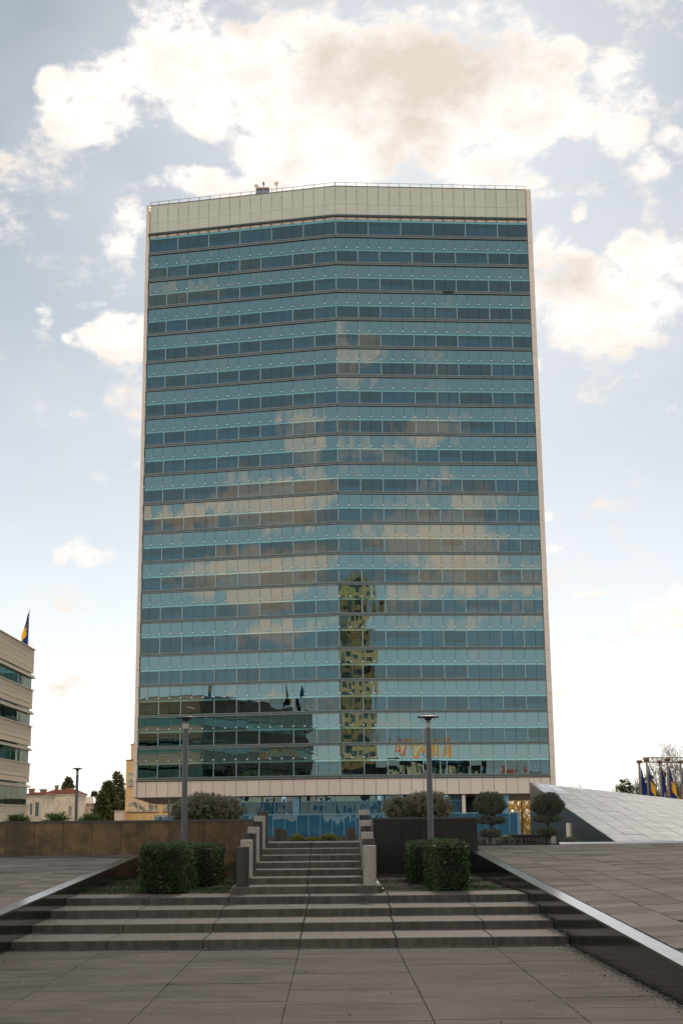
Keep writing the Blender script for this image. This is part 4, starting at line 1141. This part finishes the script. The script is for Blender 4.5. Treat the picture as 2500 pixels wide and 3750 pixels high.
if rest.v: rest.build('far_roof_slabs', M_roofs, pav, kind='stuff').matrix_local = PM
for k in range(7):
    ya, yb = PY0 + k * 20 / 7, PY0 + (k + 1) * 20 / 7
    m = MB(); m.hexa([(PX, ya + .006, -1.25), (PX + .2, ya + .006, -1.25), (PX + .2, yb - .006, -1.25), (PX, yb - .006, -1.25)], [(PX, ya + .006, pz(PX, ya) - .04), (PX + .2, ya + .006, pz(PX, ya) - .04), (PX + .2, yb - .006, pz(PX, yb) - .04), (PX, yb - .006, pz(PX, yb) - .04)])
    m.build('side_panel', mat('slate_polished_panel', (.014, .016, .016), .2, spec=.3, var=.3, streak=1.0, speck=.3), pav).matrix_local = PM
m = MB(); m.box(PX, PX + 16, PY1 - .2, PY1, -1.25, 1.0); m.build('rear_wall', M_black, pav).matrix_local = PM
dY = PX * 5100 / (2078 - 1215)
m = MB(); m.box(PX - .06, PX, dY - .35, dY + .35, -1.25, at(2078, 3014, dY).z); m.build('door_panel', M_cream, pav).matrix_local = PM
m = MB(); m.box(PX - .05, PX, dY + .36, dY + .5, -1.25, at(2078, 3012, dY).z); m.build('door_frame', M_rail, pav).matrix_local = PM
c = at(2068, 2962, 56.5); m = MB(); m.tube([(c.x - .1, 56.5, c.z), (c.x + .12, 56.5, c.z + .02)], .015, 5); m.build('roof_spout', M_dark, pav).matrix_local = PM

# ================================================================== TOPIARY AND SHRUBS RIGHT
def topiary(px, pys, Y, label, seed):
    """three tiers on one crooked trunk; pys = [(px,py,rx,ry),...]"""
    c0 = at(px, 3092, Y); zb = -.02 if False else .3
    root = empty('cloud_pruned_tree', (c0.x, Y, zb), label=label, category='tree', group='cloud pruned conifers at the end of the right ramp')
    O = np.array([c0.x, Y, zb]); s = Y / 5100; ctr = []
    for (qx, qy, rx, ry) in pys:
        c = at(qx, qy, Y); n_ = int(2300 * rx * ry / (60 * 35)) + 250
        e = (c.x, Y, c.z, rx * s, rx * s * .9, ry * s)
        V = clumpy([e], int(n_ * .30), 46, .021, .052, .014, flat_bottom=c.z - ry * s * .62) - O
        quads_mesh('foliage_tier', V, M_top, root)
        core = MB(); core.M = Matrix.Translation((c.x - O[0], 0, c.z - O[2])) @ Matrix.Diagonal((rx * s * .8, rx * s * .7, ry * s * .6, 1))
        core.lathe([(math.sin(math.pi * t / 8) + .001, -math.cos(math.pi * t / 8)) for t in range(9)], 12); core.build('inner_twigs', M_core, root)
        ctr.append((c.x - O[0], c.z - O[2], rx * s, ry * s))
    m = MB(); rd = random.Random(seed)
    pts = [(0, 0, 0)] + [(cx_, 0, cz_) for cx_, cz_, _, _ in reversed(ctr)]
    pp = [Vector(pts[0])]
    for a, b_ in zip(pts, pts[1:]): pp += [Vector(a).lerp(Vector(b_), .5) + Vector((rd.uniform(-.03, .03), 0, 0)), Vector(b_)]
    m.tube(pp, [.055 - .004 * i for i in range(len(pp))], 8); m.build('trunk', M_bark, root)
    m = MB()
    for cx_, cz_, rx, ry in ctr:
        for k in range(12):
            a = k * math.pi / 6 + rd.uniform(-.2, .2); rr = rx * rd.uniform(.45, .75)
            m.tube([(cx_, 0, cz_ - ry * 1.55), (cx_ + math.cos(a) * rr * .5, math.sin(a) * rr * .5, cz_ - ry * .95), (cx_ + math.cos(a) * rr, math.sin(a) * rr, cz_ - ry * .4)], [.016, .012, .006], 5)
    m.build('limbs', M_bark, root)
topiary(1798, [(1792, 2948, 53, 40), (1799, 3004, 48, 11), (1793, 3053, 37, 11)], 42, 'cloud pruned conifer of three tiers, left one in front of the blue fence', 1)
topiary(2008, [(2005, 2950, 52, 39), (2001, 2999, 45, 10), (2003, 3048, 34, 11)], 43.5, 'cloud pruned conifer of three tiers, right one in front of the dark pavilion wall', 2)
bush('dwarf_conifer', [el(1857, 3079, 41, 23, 13, .25)], 160, 30, .02, .035, .010, M_top, 'low dark dwarf conifer right of the left cloud pruned tree', 'shrub', 'dwarf conifers at the ramp end')
bush('dwarf_conifer', [el(2087, 3080, 41, 24, 10, .25)], 150, 30, .02, .035, .010, M_top, 'low dwarf conifer in front of the pale pavilion door', 'shrub', 'dwarf conifers at the ramp end')
bush('dwarf_conifer', [el(1750, 3083, 40, 10, 14, .2)], 90, 30, .02, .035, .010, M_top, 'small reddish bush against the end of the black planter wall', 'shrub', 'dwarf conifers at the ramp end')
bush('small_shrub', [el(1945, 3083, 50, 16, 11, .2)], 110, 30, .02, .04, .010, mat('brown_twigs', (.12, .08, .06), .8, isl=.4), 'small brown leafless looking shrub between the two cloud pruned trees', 'shrub')
bush('columnar_shrub', [el(2192, 3065, 52, 13, 24, .18)], 150, 30, .02, .05, .012, M_yel, 'small yellow green shrub standing close to the pavilion side wall', 'shrub')
a, b_ = at(1840, 3058, 47), at(2030, 3060, 47); lw = empty('garden_wall', ((a.x + b_.x) / 2, 47, -1.25), label='low dark beam on pale end posts behind the cloud pruned trees', category='wall')
h2 = (b_.x - a.x) / 2
m = MB(); m.box(-h2 + .12, h2 - .1, -.12, .12, a.z + 1.25 - .10, a.z + 1.25, bev=.01); m.build('beam', M_brownd, lw)
for xx in (-h2, h2 - .14): m = MB(); m.box(xx, xx + .15, -.14, .14, 0, a.z + 1.25, bev=.01); m.build('end_post', M_bl, lw)
m = MB()
for k in range(9): m.box(-h2 + .4 + k * (2 * h2 - .6) / 9, -h2 + .44 + k * (2 * h2 - .6) / 9, -.03, .03, 0, a.z + 1.15)
m.build('balusters', M_brownd, lw, kind='stuff')
# iron railing stubs under the fence
bl = []
for px in (1766, 1826, 1890, 1912):
    c = at(px, 3072, 60); root = empty('short_post', (c.x, 60, -1.25), label='short dark granite post beyond the ramp end, %s' % {1766: 'left of the left cloud pruned trunk', 1826: 'just right of the left cloud pruned trunk', 1890: 'below the end of the blue fence', 1912: 'in front of the golden tree'}[px], category='post', group='short posts beyond the ramp')
    m = MB(); m.lathe([(.14, 0), (.14, c.z + 1.2), (.12, c.z + 1.25)], 16); m.build('shaft', M_bd, root)
    m = MB(); m.lathe([(.15, 0), (.15, .05)], 16); m.build('base_ring', M_joint, root)

# ================================================================== OLD HOUSES, LEFT
M_plas = mat('old_cream_plaster', (.82, .64, .44), .85, nscale=.35, namp=.16, col2=(.70, .53, .36), dirt=.2)
M_plas2 = mat('pale_plaster', (.78, .63, .46), .85, nscale=.5, namp=.1)
M_tile = mat('red_roof_tile', (.30, .095, .055), .7, nscale=1, namp=.2, isl=.15)
M_slate = mat('grey_sheet_roof', (.20, .20, .21), .45, nscale=1, namp=.1)
M_win = glass('old_window_glass', (.03, .035, .04), (.8, .8, .8), .2, wave=.01)
M_wframe = mat('white_window_frame', (.68, .6, .5), .6)
def house(name, px0, px1, pe, pr, Y, dep, label, roof=M_tile, wall=M_plas, wins=(), chim=(), seam=False, cornice=True, hip=.3):
    a, b_ = at(px0, pe, Y), at(px1, pe, Y); cx = (a.x + b_.x) / 2; w = (b_.x - a.x) / 2; ze = a.z + 1.25; zr_ = at(px0, pr, Y + dep / 2).z + 1.25
    root = empty(name, (cx, Y, -1.25), label=label, category='house', group='old houses beyond the plaza')
    m = MB(); m.box(-w, w, 0, dep, 0, ze); m.build('wall', wall, root)
    if cornice: m = MB(); m.box(-w - .25, w + .25, -.25, dep + .25, ze + .003, ze + .35); m.build('cornice', M_plas2, root)
    zc = ze + .36; rf = MB(); o = .4; hx = w * hip if hip < 1 else w
    lo = [(-w - o, -o), (w + o, -o), (w + o, dep + o), (-w - o, dep + o)]; top = [(-w + hx, dep / 2), (w - hx, dep / 2)]
    L_ = [(x, y, zc) for x, y in lo]; T_ = [(x, y, zr_) for x, y in top]
    rows_ = 16
    lp_ = lambda p, q, t: tuple(p[i] * (1 - t) + q[i] * t for i in range(3))
    for (p0, p1, q0, q1) in ((L_[0], L_[1], T_[0], T_[1]), (L_[1], L_[2], T_[1], T_[1]), (L_[2], L_[3], T_[1], T_[0]), (L_[3], L_[0], T_[0], T_[0])):
        for i in range(rows_):
            t0, t1 = i / rows_, (i + 1) / rows_
            a0, a1, b0, b1 = lp_(p0, q0, t0), lp_(p1, q1, t0), lp_(p0, q0, t1), lp_(p1, q1, t1)
            up = .05
            a0 = (a0[0], a0[1], a0[2] + up); a1 = (a1[0], a1[1], a1[2] + up)
            rf.face([a0, a1, b1, b0])
            rf.face([(a0[0], a0[1], a0[2] - up * 1.6), (a1[0], a1[1], a1[2] - up * 1.6), a1, a0])
    rfo = rf.build('roof', roof, root)
    m = MB(); m.tube([(-w - o, -o - .05, zc - .02), (w + o, -o - .05, zc - .02)], .07, 6); m.build('gutter', M_rail, root)
    for cxp, top_, ww in chim:
        c = at(cxp, top_, Y + dep / 2); s_ = (Y + dep / 2) / 5100 * ww / 2
        m = MB(); m.box(c.x - cx - s_, c.x - cx + s_, dep / 2 - s_, dep / 2 + s_, zc, c.z + 1.25 - .25); m.box(c.x - cx - s_ * 1.25, c.x - cx + s_ * 1.25, dep / 2 - s_ * 1.25, dep / 2 + s_ * 1.25, c.z + 1.25 - .248, c.z + 1.25); m.build('chimney', mat('chimney_brick', (.30, .16, .10), .85, nscale=2, namp=.2), rfo)
    for (wx0, wx1, wy0, wy1) in wins:
        p, q = at(wx0, wy0, Y), at(wx1, wy1, Y)
        x0, x1, z1, z0 = p.x - cx, q.x - cx, p.z + 1.25, q.z + 1.25
        m = MB(); f = .09
        m.box(x0 - f, x0, -.08, .02, z0 - f, z1 + f); m.box(x1, x1 + f, -.08, .02, z0 - f, z1 + f); m.box(x0, x1, -.08, .02, z1, z1 + f); m.box(x0, x1, -.08, .02, z0 - f, z0); m.box((x0 + x1) / 2 - .03, (x0 + x1) / 2 + .03, -.05, .0, z0, z1)
        wo_ = m.build('window', M_wframe, root)
        m = MB(); m.box(x0, x1, -.03, -.005, z0, z1); m.build('pane', M_win, wo_)
        m = MB(); m.box(x0 - .2, x1 + .2, -.22, -.082, z0 - .22, z0 - f - .003); m.build('sill', M_plas2, wo_)
    return root
house('old_house', 96, 156, 2918, 2902, 262, 12, 'narrow cream old house wing squeezed beside the beige office wing', wins=((112, 118, 2942, 2985), (132, 142, 2938, 2990)), chim=((118, 2888, 18),), hip=.1)
house('old_house', 160, 272, 2913, 2892, 285, 14, 'cream old house with red tiled hip roof and tall chimney', wins=((253, 263, 2952, 2990),), chim=((209, 2876, 12), (160, 2890, 20), (253, 2886, 16)), hip=.28)
house('old_house', 268, 340, 2950, 2918, 300, 16, 'cream house with sunlit pale roof behind the thin lamp post', roof=mat('pale_metal_roof', (.62, .52, .40), .35), wins=((283, 290, 2962, 2985),), hip=.6)
house('stepped_house', 312, 372, 2955, 2934, 312, 12, 'small grey brown house with stepped attic left of the dark conifers', roof=M_slate, wall=M_plas2, wins=((345, 360, 2958, 2966),), chim=((322, 2929, 14),), hip=.5)
c = at(350, 2950, 308); tp = at(343, 2916, 308)
tw = empty('turret', (c.x, 308, c.z - 3), label='small turret with pointed grey sheet metal roof between the houses and conifers', category='turret')
m = MB(); m.lathe([(1.0, 0), (1.0, 3.2)], 8); m.build('wall', M_plas2, tw)
m = MB(); m.lathe([(1.25, 3.2), (.6, 4.2), (.04, tp.z - c.z + 3)], 8, caps=True); m.build('roof', M_slate, tw)
m = MB()
for k in range(8): a = k * math.pi / 4; m.tube([(1.26 * math.cos(a), 1.26 * math.sin(a), 3.22), (.61 * math.cos(a), .61 * math.sin(a), 4.22), (.04, 0, tp.z - c.z + 3)], .03, 4)
m.build('roof_seams', M_metal, tw)

# ---- ochre building behind the tower's left end
M_och = mat('ochre_panel', (.84, .55, .25), .7, nscale=.6, namp=.12, var=.05)  # warm glow of reflected light put into the yellow wall colour
YB = 215.0
ob = empty('ochre_building', (at(463, 2900, YB).x, YB, -1.25), label='stepped ochre building with white framed windows behind the tower left end', category='building')
O = Vector((at(463, 2900, YB).x, YB, -1.25))
def obox(name, m_, px0, px1, pt, pb, y0, y1):
    a, b2 = at(px0, pt, YB), at(px1, pt, YB); z0 = -1.25 if pb is None else at(px0, pb, YB).z
    m = MB(); m.box(a.x - O.x, b2.x - O.x, y0, y1, z0 + 1.25, a.z + 1.25); return m.build(name, m_, ob)
obox('wall', M_och, 463, 700, 2784, None, 0, 12); obox('upper_wall', M_och, 474, 560, 2724, 2783, 2, 10)
obox('cornice', M_rail, 461, 560, 2782, 2785, -.15, 12.1); obox('upper_cornice', M_rail, 472, 560, 2722, 2725, 1.9, 10.1)
obox('roof_box', M_rail, 479, 492, 2716, 2722, 3, 6); obox('low_annex', M_plas2, 431, 463, 2971, None, -3, 6); obox('annex_roof', M_wframe, 429, 464, 2969, 2971.5, -3.2, 6)
for i in range(6):
    m = MB(); p = at(463, 2800 + i * 30, YB); 
    m.box(.01, 8, -.012, 0, p.z + 1.25, p.z + 1.28); m.build('panel_joint', M_rust, ob)
def owin(px0, px1, pt, pb, cols, cw):
    for i in range(cols):
        a = px0 + (px1 - px0) * i / cols; b2 = px0 + (px1 - px0) * (i + 1) / cols - 2
        p, q = at(a, pt, YB), at(b2, pb, YB); x0, x1, z1, z0 = p.x - O.x, q.x - O.x, p.z + 1.25, q.z + 1.25
        m = MB(); f = .07
        for args in ((x0, x0 + f, z0, z1), (x1 - f, x1, z0, z1), (x0 + f, x1 - f, z1 - f, z1), (x0 + f, x1 - f, z0, z0 + f), (x0 + f, x1 - f, z0 + (z1 - z0) * .5, z0 + (z1 - z0) * .5 + f), (x0 + f, x1 - f, z0 + .28, z0 + .28 + f * .7)):
            m.box(args[0], args[1], -.1, .0 - .002, args[2], args[3])
        if cw: m.box((x0 + x1) / 2 - .03, (x0 + x1) / 2 + .03, -.09, -.003, z0 + f, z0 + (z1 - z0) * .5)
        wo_ = m.build('window', M_wframe, ob); m = MB(); m.box(x0 + .02, x1 - .02, -.05, -.003, z0 + .02, z1 - .02); m.build('pane', M_owin, wo_)
    p, q = at(px0 - 1, pb, YB), at(px1, pb, YB); m = MB(); m.box(p.x - O.x, q.x - O.x, -.18, -.002, q.z + 1.25 - .12, q.z + 1.25 - .003); m.build('window_sill', M_rust, ob)
M_owin = glass('warm_window_glass', (.30, .22, .14), (.95, .9, .8), .35, wave=.04)
owin(470, 582, 2927, 2972, 3, True); owin(597, 642, 2943, 2971, 2, False); owin(472, 492, 2831, 2878, 1, False)

# ================================================================== TREES
def conifer(px, pt, pb, Y, wpx, label, seed, m_=None, dens=1.0, base=-1.25, droop=.0, name='conifer'):
    rd = np.random.default_rng(seed); t = at(px, pt, Y); b_ = at(px, pb, Y); s = Y / 5100; H_ = t.z - base
    root = empty(name, (t.x, Y, base), label=label, category='tree')
    m = MB(); m.tube([(0, 0, 0), (0, 0, H_ * .5), (0, 0, H_ * .98)], [H_ * .018, H_ * .012, .03], 7); m.build('trunk', M_bark, root)
    Vs = []; br = MB(); zlo = b_.z - base; n = int(150 * dens)
    for k in range(n):
        u = rd.uniform(0, 1) ** .8; z = zlo + (H_ - zlo) * (1 - u) if True else 0
        fr = (1 - (z - zlo) / (H_ - zlo)) ** (.5 if dens > 1.4 else .8); l = (1.6 if dens > 2 else 1.3) * wpx * s * fr * rd.uniform(.55, 1.08) + .15; a = rd.uniform(0, 2 * math.pi)
        d = np.array([math.cos(a), math.sin(a), rd.uniform(-.15, .35) - droop]) * l
        c = np.array([0, 0, z]); kk = int(46 * max(.3, l / 3)); tt = rd.uniform(.25, 1, kk)[:, None]
        P = c + d * tt + rd.normal(0, .05 + .045 * l, (kk, 3)) * [1, 1, .6]
        Vs.append(leaves(P, np.tile(d / np.linalg.norm(d) + [0, 0, -.2], (kk, 1)), s * 9, s * 5, .8))
        if k % 3 == 0: br.tube([tuple(c), tuple(c + d * .9)], [.04, .01], 4)
    quads_mesh('crown', np.concatenate(Vs), m_ or M_treed, root); br.build('limb', M_bark, root)
    return root
conifer(252, 2846, 2935, 330, 32, 'spreading dark conifer behind the red roofed house', 11, dens=1.1)
conifer(347, 2898, 2960, 335, 16, 'small pointed conifer behind the grey turret', 12)
conifer(432, 2828, 3010, 240, 26, 'tallest dark conifer left of the ochre building', 13, dens=2.6)
conifer(398, 2862, 3010, 236, 34, 'broad dark green tree left of the tallest conifer', 14, dens=3.6)
conifer(375, 2905, 3010, 232, 22, 'lower olive green tree at the left end of the conifer clump', 15, dens=2.6)
def bare_tree(px, pt, Y, sp, label, seed, n=6, leaf=None, r=.16, depth=3):
    t = at(px, pt, Y); H_ = t.z + 1.25; root = empty('bare_tree', (t.x, Y, -1.25), label=label, category='tree')
    m = MB(); tips = twig_tree(m, (0, 0, 0), H_ * .66, r, n, seed, spread=sp, depth=depth, up=.9)
    m.build('trunk', M_twig if leaf is None else M_bark, root)
    if leaf is not None:
        P = np.array([tuple(p) for p, d, lv in tips if lv >= 1]); P = np.repeat(P, leaf[1], 0) + rng.normal(0, leaf[2], (len(P) * leaf[1], 3))
        quads_mesh('crown', leaves(P, np.tile([0, 0, -1.0], (len(P), 1)), leaf[3], leaf[3] * .6, 1.0), leaf[0], root)
    else:
        P = np.array([tuple(p) for p, d, lv in tips if lv >= 2]); P = np.repeat(P, 3, 0)
        quads_mesh('twigs', leaves(P, np.tile([0, 0, 1.0], (len(P), 1)), 1.0, .03, .9), M_twig, root)
    return root
conifer(2285, 2850, 2930, 130, 38, 'thin feathery conifer left of the flag row', 21, dens=.5, m_=mat('olive_needles', (.10, .10, .03), .6, isl=.5, trans=.5), base=-1.25)
conifer(2372, 2835, 2945, 135, 44, 'darker bushy conifer behind the flagpoles', 22, dens=.75, m_=mat('olive_needles', (.10, .10, .03)))
bare_tree(2402, 2745, 125, .45, 'tall bare tree rising through the steel truss', 31, 9, r=.14, depth=3)
bare_tree(2455, 2790, 128, .5, 'spreading bare tree behind the right hand flags', 32, 9, r=.13)
bare_tree(2335, 2830, 132, .5, 'faint bare tree just left of the white flag', 33, 8, r=.10)
bare_tree(2131, 2850, 230, .4, 'faint distant bare tree above the pavilion roof, left one', 34, 7, r=.10)
bare_tree(2178, 2872, 230, .5, 'faint distant bare tree above the pavilion roof, right one', 35, 7, r=.10)
conifer(2492, 2925, 2960, 120, 30, 'golden lit bush below the flag at the right edge', 23, dens=.5, m_=M_gold, name='autumn_bush')
conifer(2440, 2925, 2960, 122, 34, 'golden lit bush below the fourth flag from the left', 24, dens=.5, m_=M_gold, name='autumn_bush')
for i, (px, pt, Y, lab) in enumerate(((1906, 2915, 205, 'golden autumn tree glowing under the right overhang of the tower'), (1880, 2925, 215, 'second golden tree seen beside the last blue column'), (1936, 2905, 212, 'golden tree partly hidden by the dark pavilion wall'), (1825, 2940, 218, 'small golden tree glimpsed behind the left cloud pruned crown'))):
    c = at(px, pt, Y); root = empty('autumn_tree', (c.x, Y, -1.25), label=lab, category='tree')
    m = MB(); m.tube([(0, 0, 0), (.1, 0, 3), (0, 0, c.z + 1)], [.2, .15, .05], 7); m.build('trunk', M_bark, root)
    H_ = c.z + 1.25; k = 3600; P = rng.uniform([-1.7, -1.5, .2], [1.7, 1.5, H_], (k, 3)); P[:, 0] += .3 * np.sin(P[:, 2] * 3)
    keep = (np.sin(P[:, 0] * 6) * np.sin(P[:, 2] * 5 + 1) + rng.normal(0, .4, k)) > -.25
    quads_mesh('crown', leaves(P[keep], np.tile([0, 0, -1.0], (keep.sum(), 1)), .26, .15, .8), M_gold, root)

# ================================================================== BUILDINGS OPPOSITE (seen only mirrored in the tower)
TX, TY = 44.6, -158.0
rt = empty('high_rise', (TX, TY, -1.25), R(-8), label='slender beige high rise across the road, seen mirrored in the tower glass', category='tower')
M_hr = mat('high_rise_panel', (.95, .70, .32), .6, nscale=.3, namp=.15, var=.1); M_hrg = glass('high_rise_glass', (.02, .025, .02), (.6, .65, .6), .3)
Wt = 5.6; HT = 84.0
m = MB(); m.box(-Wt + .4, Wt - .4, -Wt + .4, Wt - .4, 0, HT); m.build('core', M_hrg, rt)
for k in range(22):
    z = 3 + k * 3.65
    m = MB(); 
    for xx in (-Wt, -Wt * .35, Wt * .3): m.box(xx, xx + Wt * .55 + .6, Wt - .4, Wt, z, z + 1.5 + (k % 3) * .3)
    m.build('floor_band', M_hr, rt)
    m = MB(); m.box(-Wt, -Wt + .4, -Wt, Wt, z, z + 1.7); m.box(Wt - .4, Wt, -Wt, Wt, z, z + 1.7); m.build('side_band', M_hr, rt)
for xx in (-Wt, -Wt * .4, Wt * .25, Wt - 1.2): m = MB(); m.box(xx, xx + 1.2, Wt - .3, Wt + .5, 0, HT - 2); m.build('pier', M_hr, rt)
m = MB(); m.lathe([(Wt * .98, HT), (Wt * .95, HT + 1.6), (Wt * .8, HT + 3), (Wt * .5, HT + 3.8)], 20); m.build('rounded_top', M_hr, rt)
m = MB(); m.box(-Wt, -1, Wt, Wt + .3, HT - 6, HT - 1); m.build('roof_sign', mat('lime_sign', (.65, .62, .08), .5), rt)

mall = empty('shopping_mall', (46, -22, -1.25), R(-10), label='dark shopping mall block across the road, seen mirrored in the tower glass', category='building')
m = MB(); m.box(-16, 14, -15, 0, 0, 16.5); m.build('wall', mat('mall_dark_panel', (.03, .032, .03), .4), mall)
M_let = mat('cream_letter', (.80, .66, .38), .5); M_sr = mat('red_sign', (.75, .12, .06), .5); M_so = mat('orange_sign', (.85, .30, .05), .5)
for m_, c_, e_ in ((M_let, (.9, .72, .40), 1.0), (M_sr, (.9, .16, .07), 1.2), (M_so, (.95, .36, .06), 1.2)):  # sunlit brightness of letters, signs and banners put in as glow
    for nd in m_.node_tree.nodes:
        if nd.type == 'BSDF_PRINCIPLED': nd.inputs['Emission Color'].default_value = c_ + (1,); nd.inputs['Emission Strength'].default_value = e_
x = -11.0; rd = random.Random(8)
for k in range(9):
    m = MB(); z0, z1 = 10.2, 15.2; w = 1.6
    m.box(x, x + .6, 0, .4, z0, z1)
    if k % 3 == 0: m.box(x + .5, x + w, 0, .4, z1 - .5, z1); m.box(x + w, x + w + .45, 0, .4, z0, z1)
    elif k % 3 == 1: m.box(x + .5, x + w, 0, .4, z0, z0 + .5); m.box(x + .5, x + w, 0, .4, z1 - 2.6, z1 - 2.1)
    else: m.box(x + w, x + w + .45, 0, .4, z0 + 1, z1); m.box(x + .5, x + w, 0, .4, z0 + 2.2, z0 + 2.7)
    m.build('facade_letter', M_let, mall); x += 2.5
for (sx, col_, w, h, zo) in ((-9.5, M_sr, 3.4, 3.6, 18.3), (-4.8, M_so, 2.6, 3.2, 18.6), (-.6, M_so, 4.4, 4.2, 18.2)):
    g = empty('roof_billboard', (46 + sx * math.cos(R(-10)), -22 + sx * math.sin(R(-10)), 15.25), R(-10), label='%s rooftop billboard on the mall, %s, mirrored in the tower' % (('red', 'leftmost') if sx < -9 else ('orange', 'narrow middle one') if sx < -4 else ('orange', 'widest')), category='billboard')
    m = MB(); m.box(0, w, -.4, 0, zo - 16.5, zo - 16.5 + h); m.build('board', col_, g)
    m = MB(); m.hexa([(w * .15, .01, zo - 16), (w * .6, .01, zo - 16), (w * .6, .06, zo - 16), (w * .15, .06, zo - 16)], [(w * .3, .01, zo - 13.4), (w * .8, .01, zo - 13.9), (w * .8, .06, zo - 13.9), (w * .3, .06, zo - 13.4)]); m.build('emblem', M_let, g)
    m = MB()
    for q in (.1, .5, .9): m.tube([(w * q, -.2, 0), (w * q, -.2, zo - 16.5)], .08, 5)
    m.build('frame', M_metal, g)
for k in range(3):
    g = empty('roadside_banner', (62 + k * 3, -20, -1.25), label='small red vertical banner beside the mall, %s' % ('nearest the letters' if k == 0 else 'middle one' if k == 1 else 'farthest'), category='banner', group='red banners beside the mall')
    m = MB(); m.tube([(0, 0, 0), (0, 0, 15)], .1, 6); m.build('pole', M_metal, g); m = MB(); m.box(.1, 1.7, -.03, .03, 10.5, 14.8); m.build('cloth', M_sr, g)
# street of plastered houses across the road, behind the viewer
for k, (x, w, h, c_) in enumerate(((-75, 22, 13, (.70, .52, .30)), (-50, 19, 15, (.62, .50, .38)), (-29, 16, 12, (.75, .60, .36)), (-11, 15, 14, (.66, .42, .26)), (7, 17, 12.5, (.62, .55, .42)), (82, 22, 12, (.7, .55, .4)))):
    hr = empty('street_house', (x, -78, -1.25), label='%s plastered street house across the road, seen mirrored, %s' % (('ochre', 'sand coloured', 'yellow', 'terracotta', 'pale stone', 'beige')[k], ('farthest left', 'second', 'third', 'fourth', 'fifth', 'right of the mall')[k]), category='house', group='street houses behind the viewer')
    m = MB(); m.box(-w / 2, w / 2, -10, 0, 0, h); m.build('wall', mat('street_plaster_%s' % ('ochre', 'sand', 'yellow', 'terracotta', 'stone', 'beige')[k], c_, .8, nscale=.4, namp=.1), hr)
    m = MB(); m.hexa([(-w / 2 - .4, -10.4, h), (w / 2 + .4, -10.4, h), (w / 2 + .4, .4, h), (-w / 2 - .4, .4, h)], [(-w / 2 + 2, -6, h + 2.6), (w / 2 - 2, -6, h + 2.6), (w / 2 - 2, -4, h + 2.6), (-w / 2 + 2, -4, h + 2.6)]); m.build('roof', M_tile, hr)
    n = int(w / 3)
    for i in range(n):
        for j in range(int(h / 3.6)):
            xx = -w / 2 + w * (i + .5) / n; zz = 1.2 + j * 3.6
            m = MB(); m.box(xx - .65, xx + .65, 0.003, .06, zz - .1, zz + 2.0); wo_ = m.build('window', M_wframe, hr)
            m = MB(); m.box(xx - .5, xx + .5, .065, .08, zz, zz + 1.85); m.build('pane', M_dark, wo_)

Vs = []
for k in range(150):
    x = -120 + k * 1.65 + rng.normal(0, .5); h = rng.uniform(7, 10.5)
    P = rng.normal(0, 1, (150, 3)) * [1.7, 1.5, h * .25] + [x, -90, h * .5 - 1]; Vs.append(leaves(P, np.tile([0, 0, 1.0], (150, 1)), 1.1, .9, 1.0))
quads_mesh('distant_trees', np.concatenate(Vs), M_treed, kind='stuff', label='dense row of park trees behind the houses across the road', category='trees')
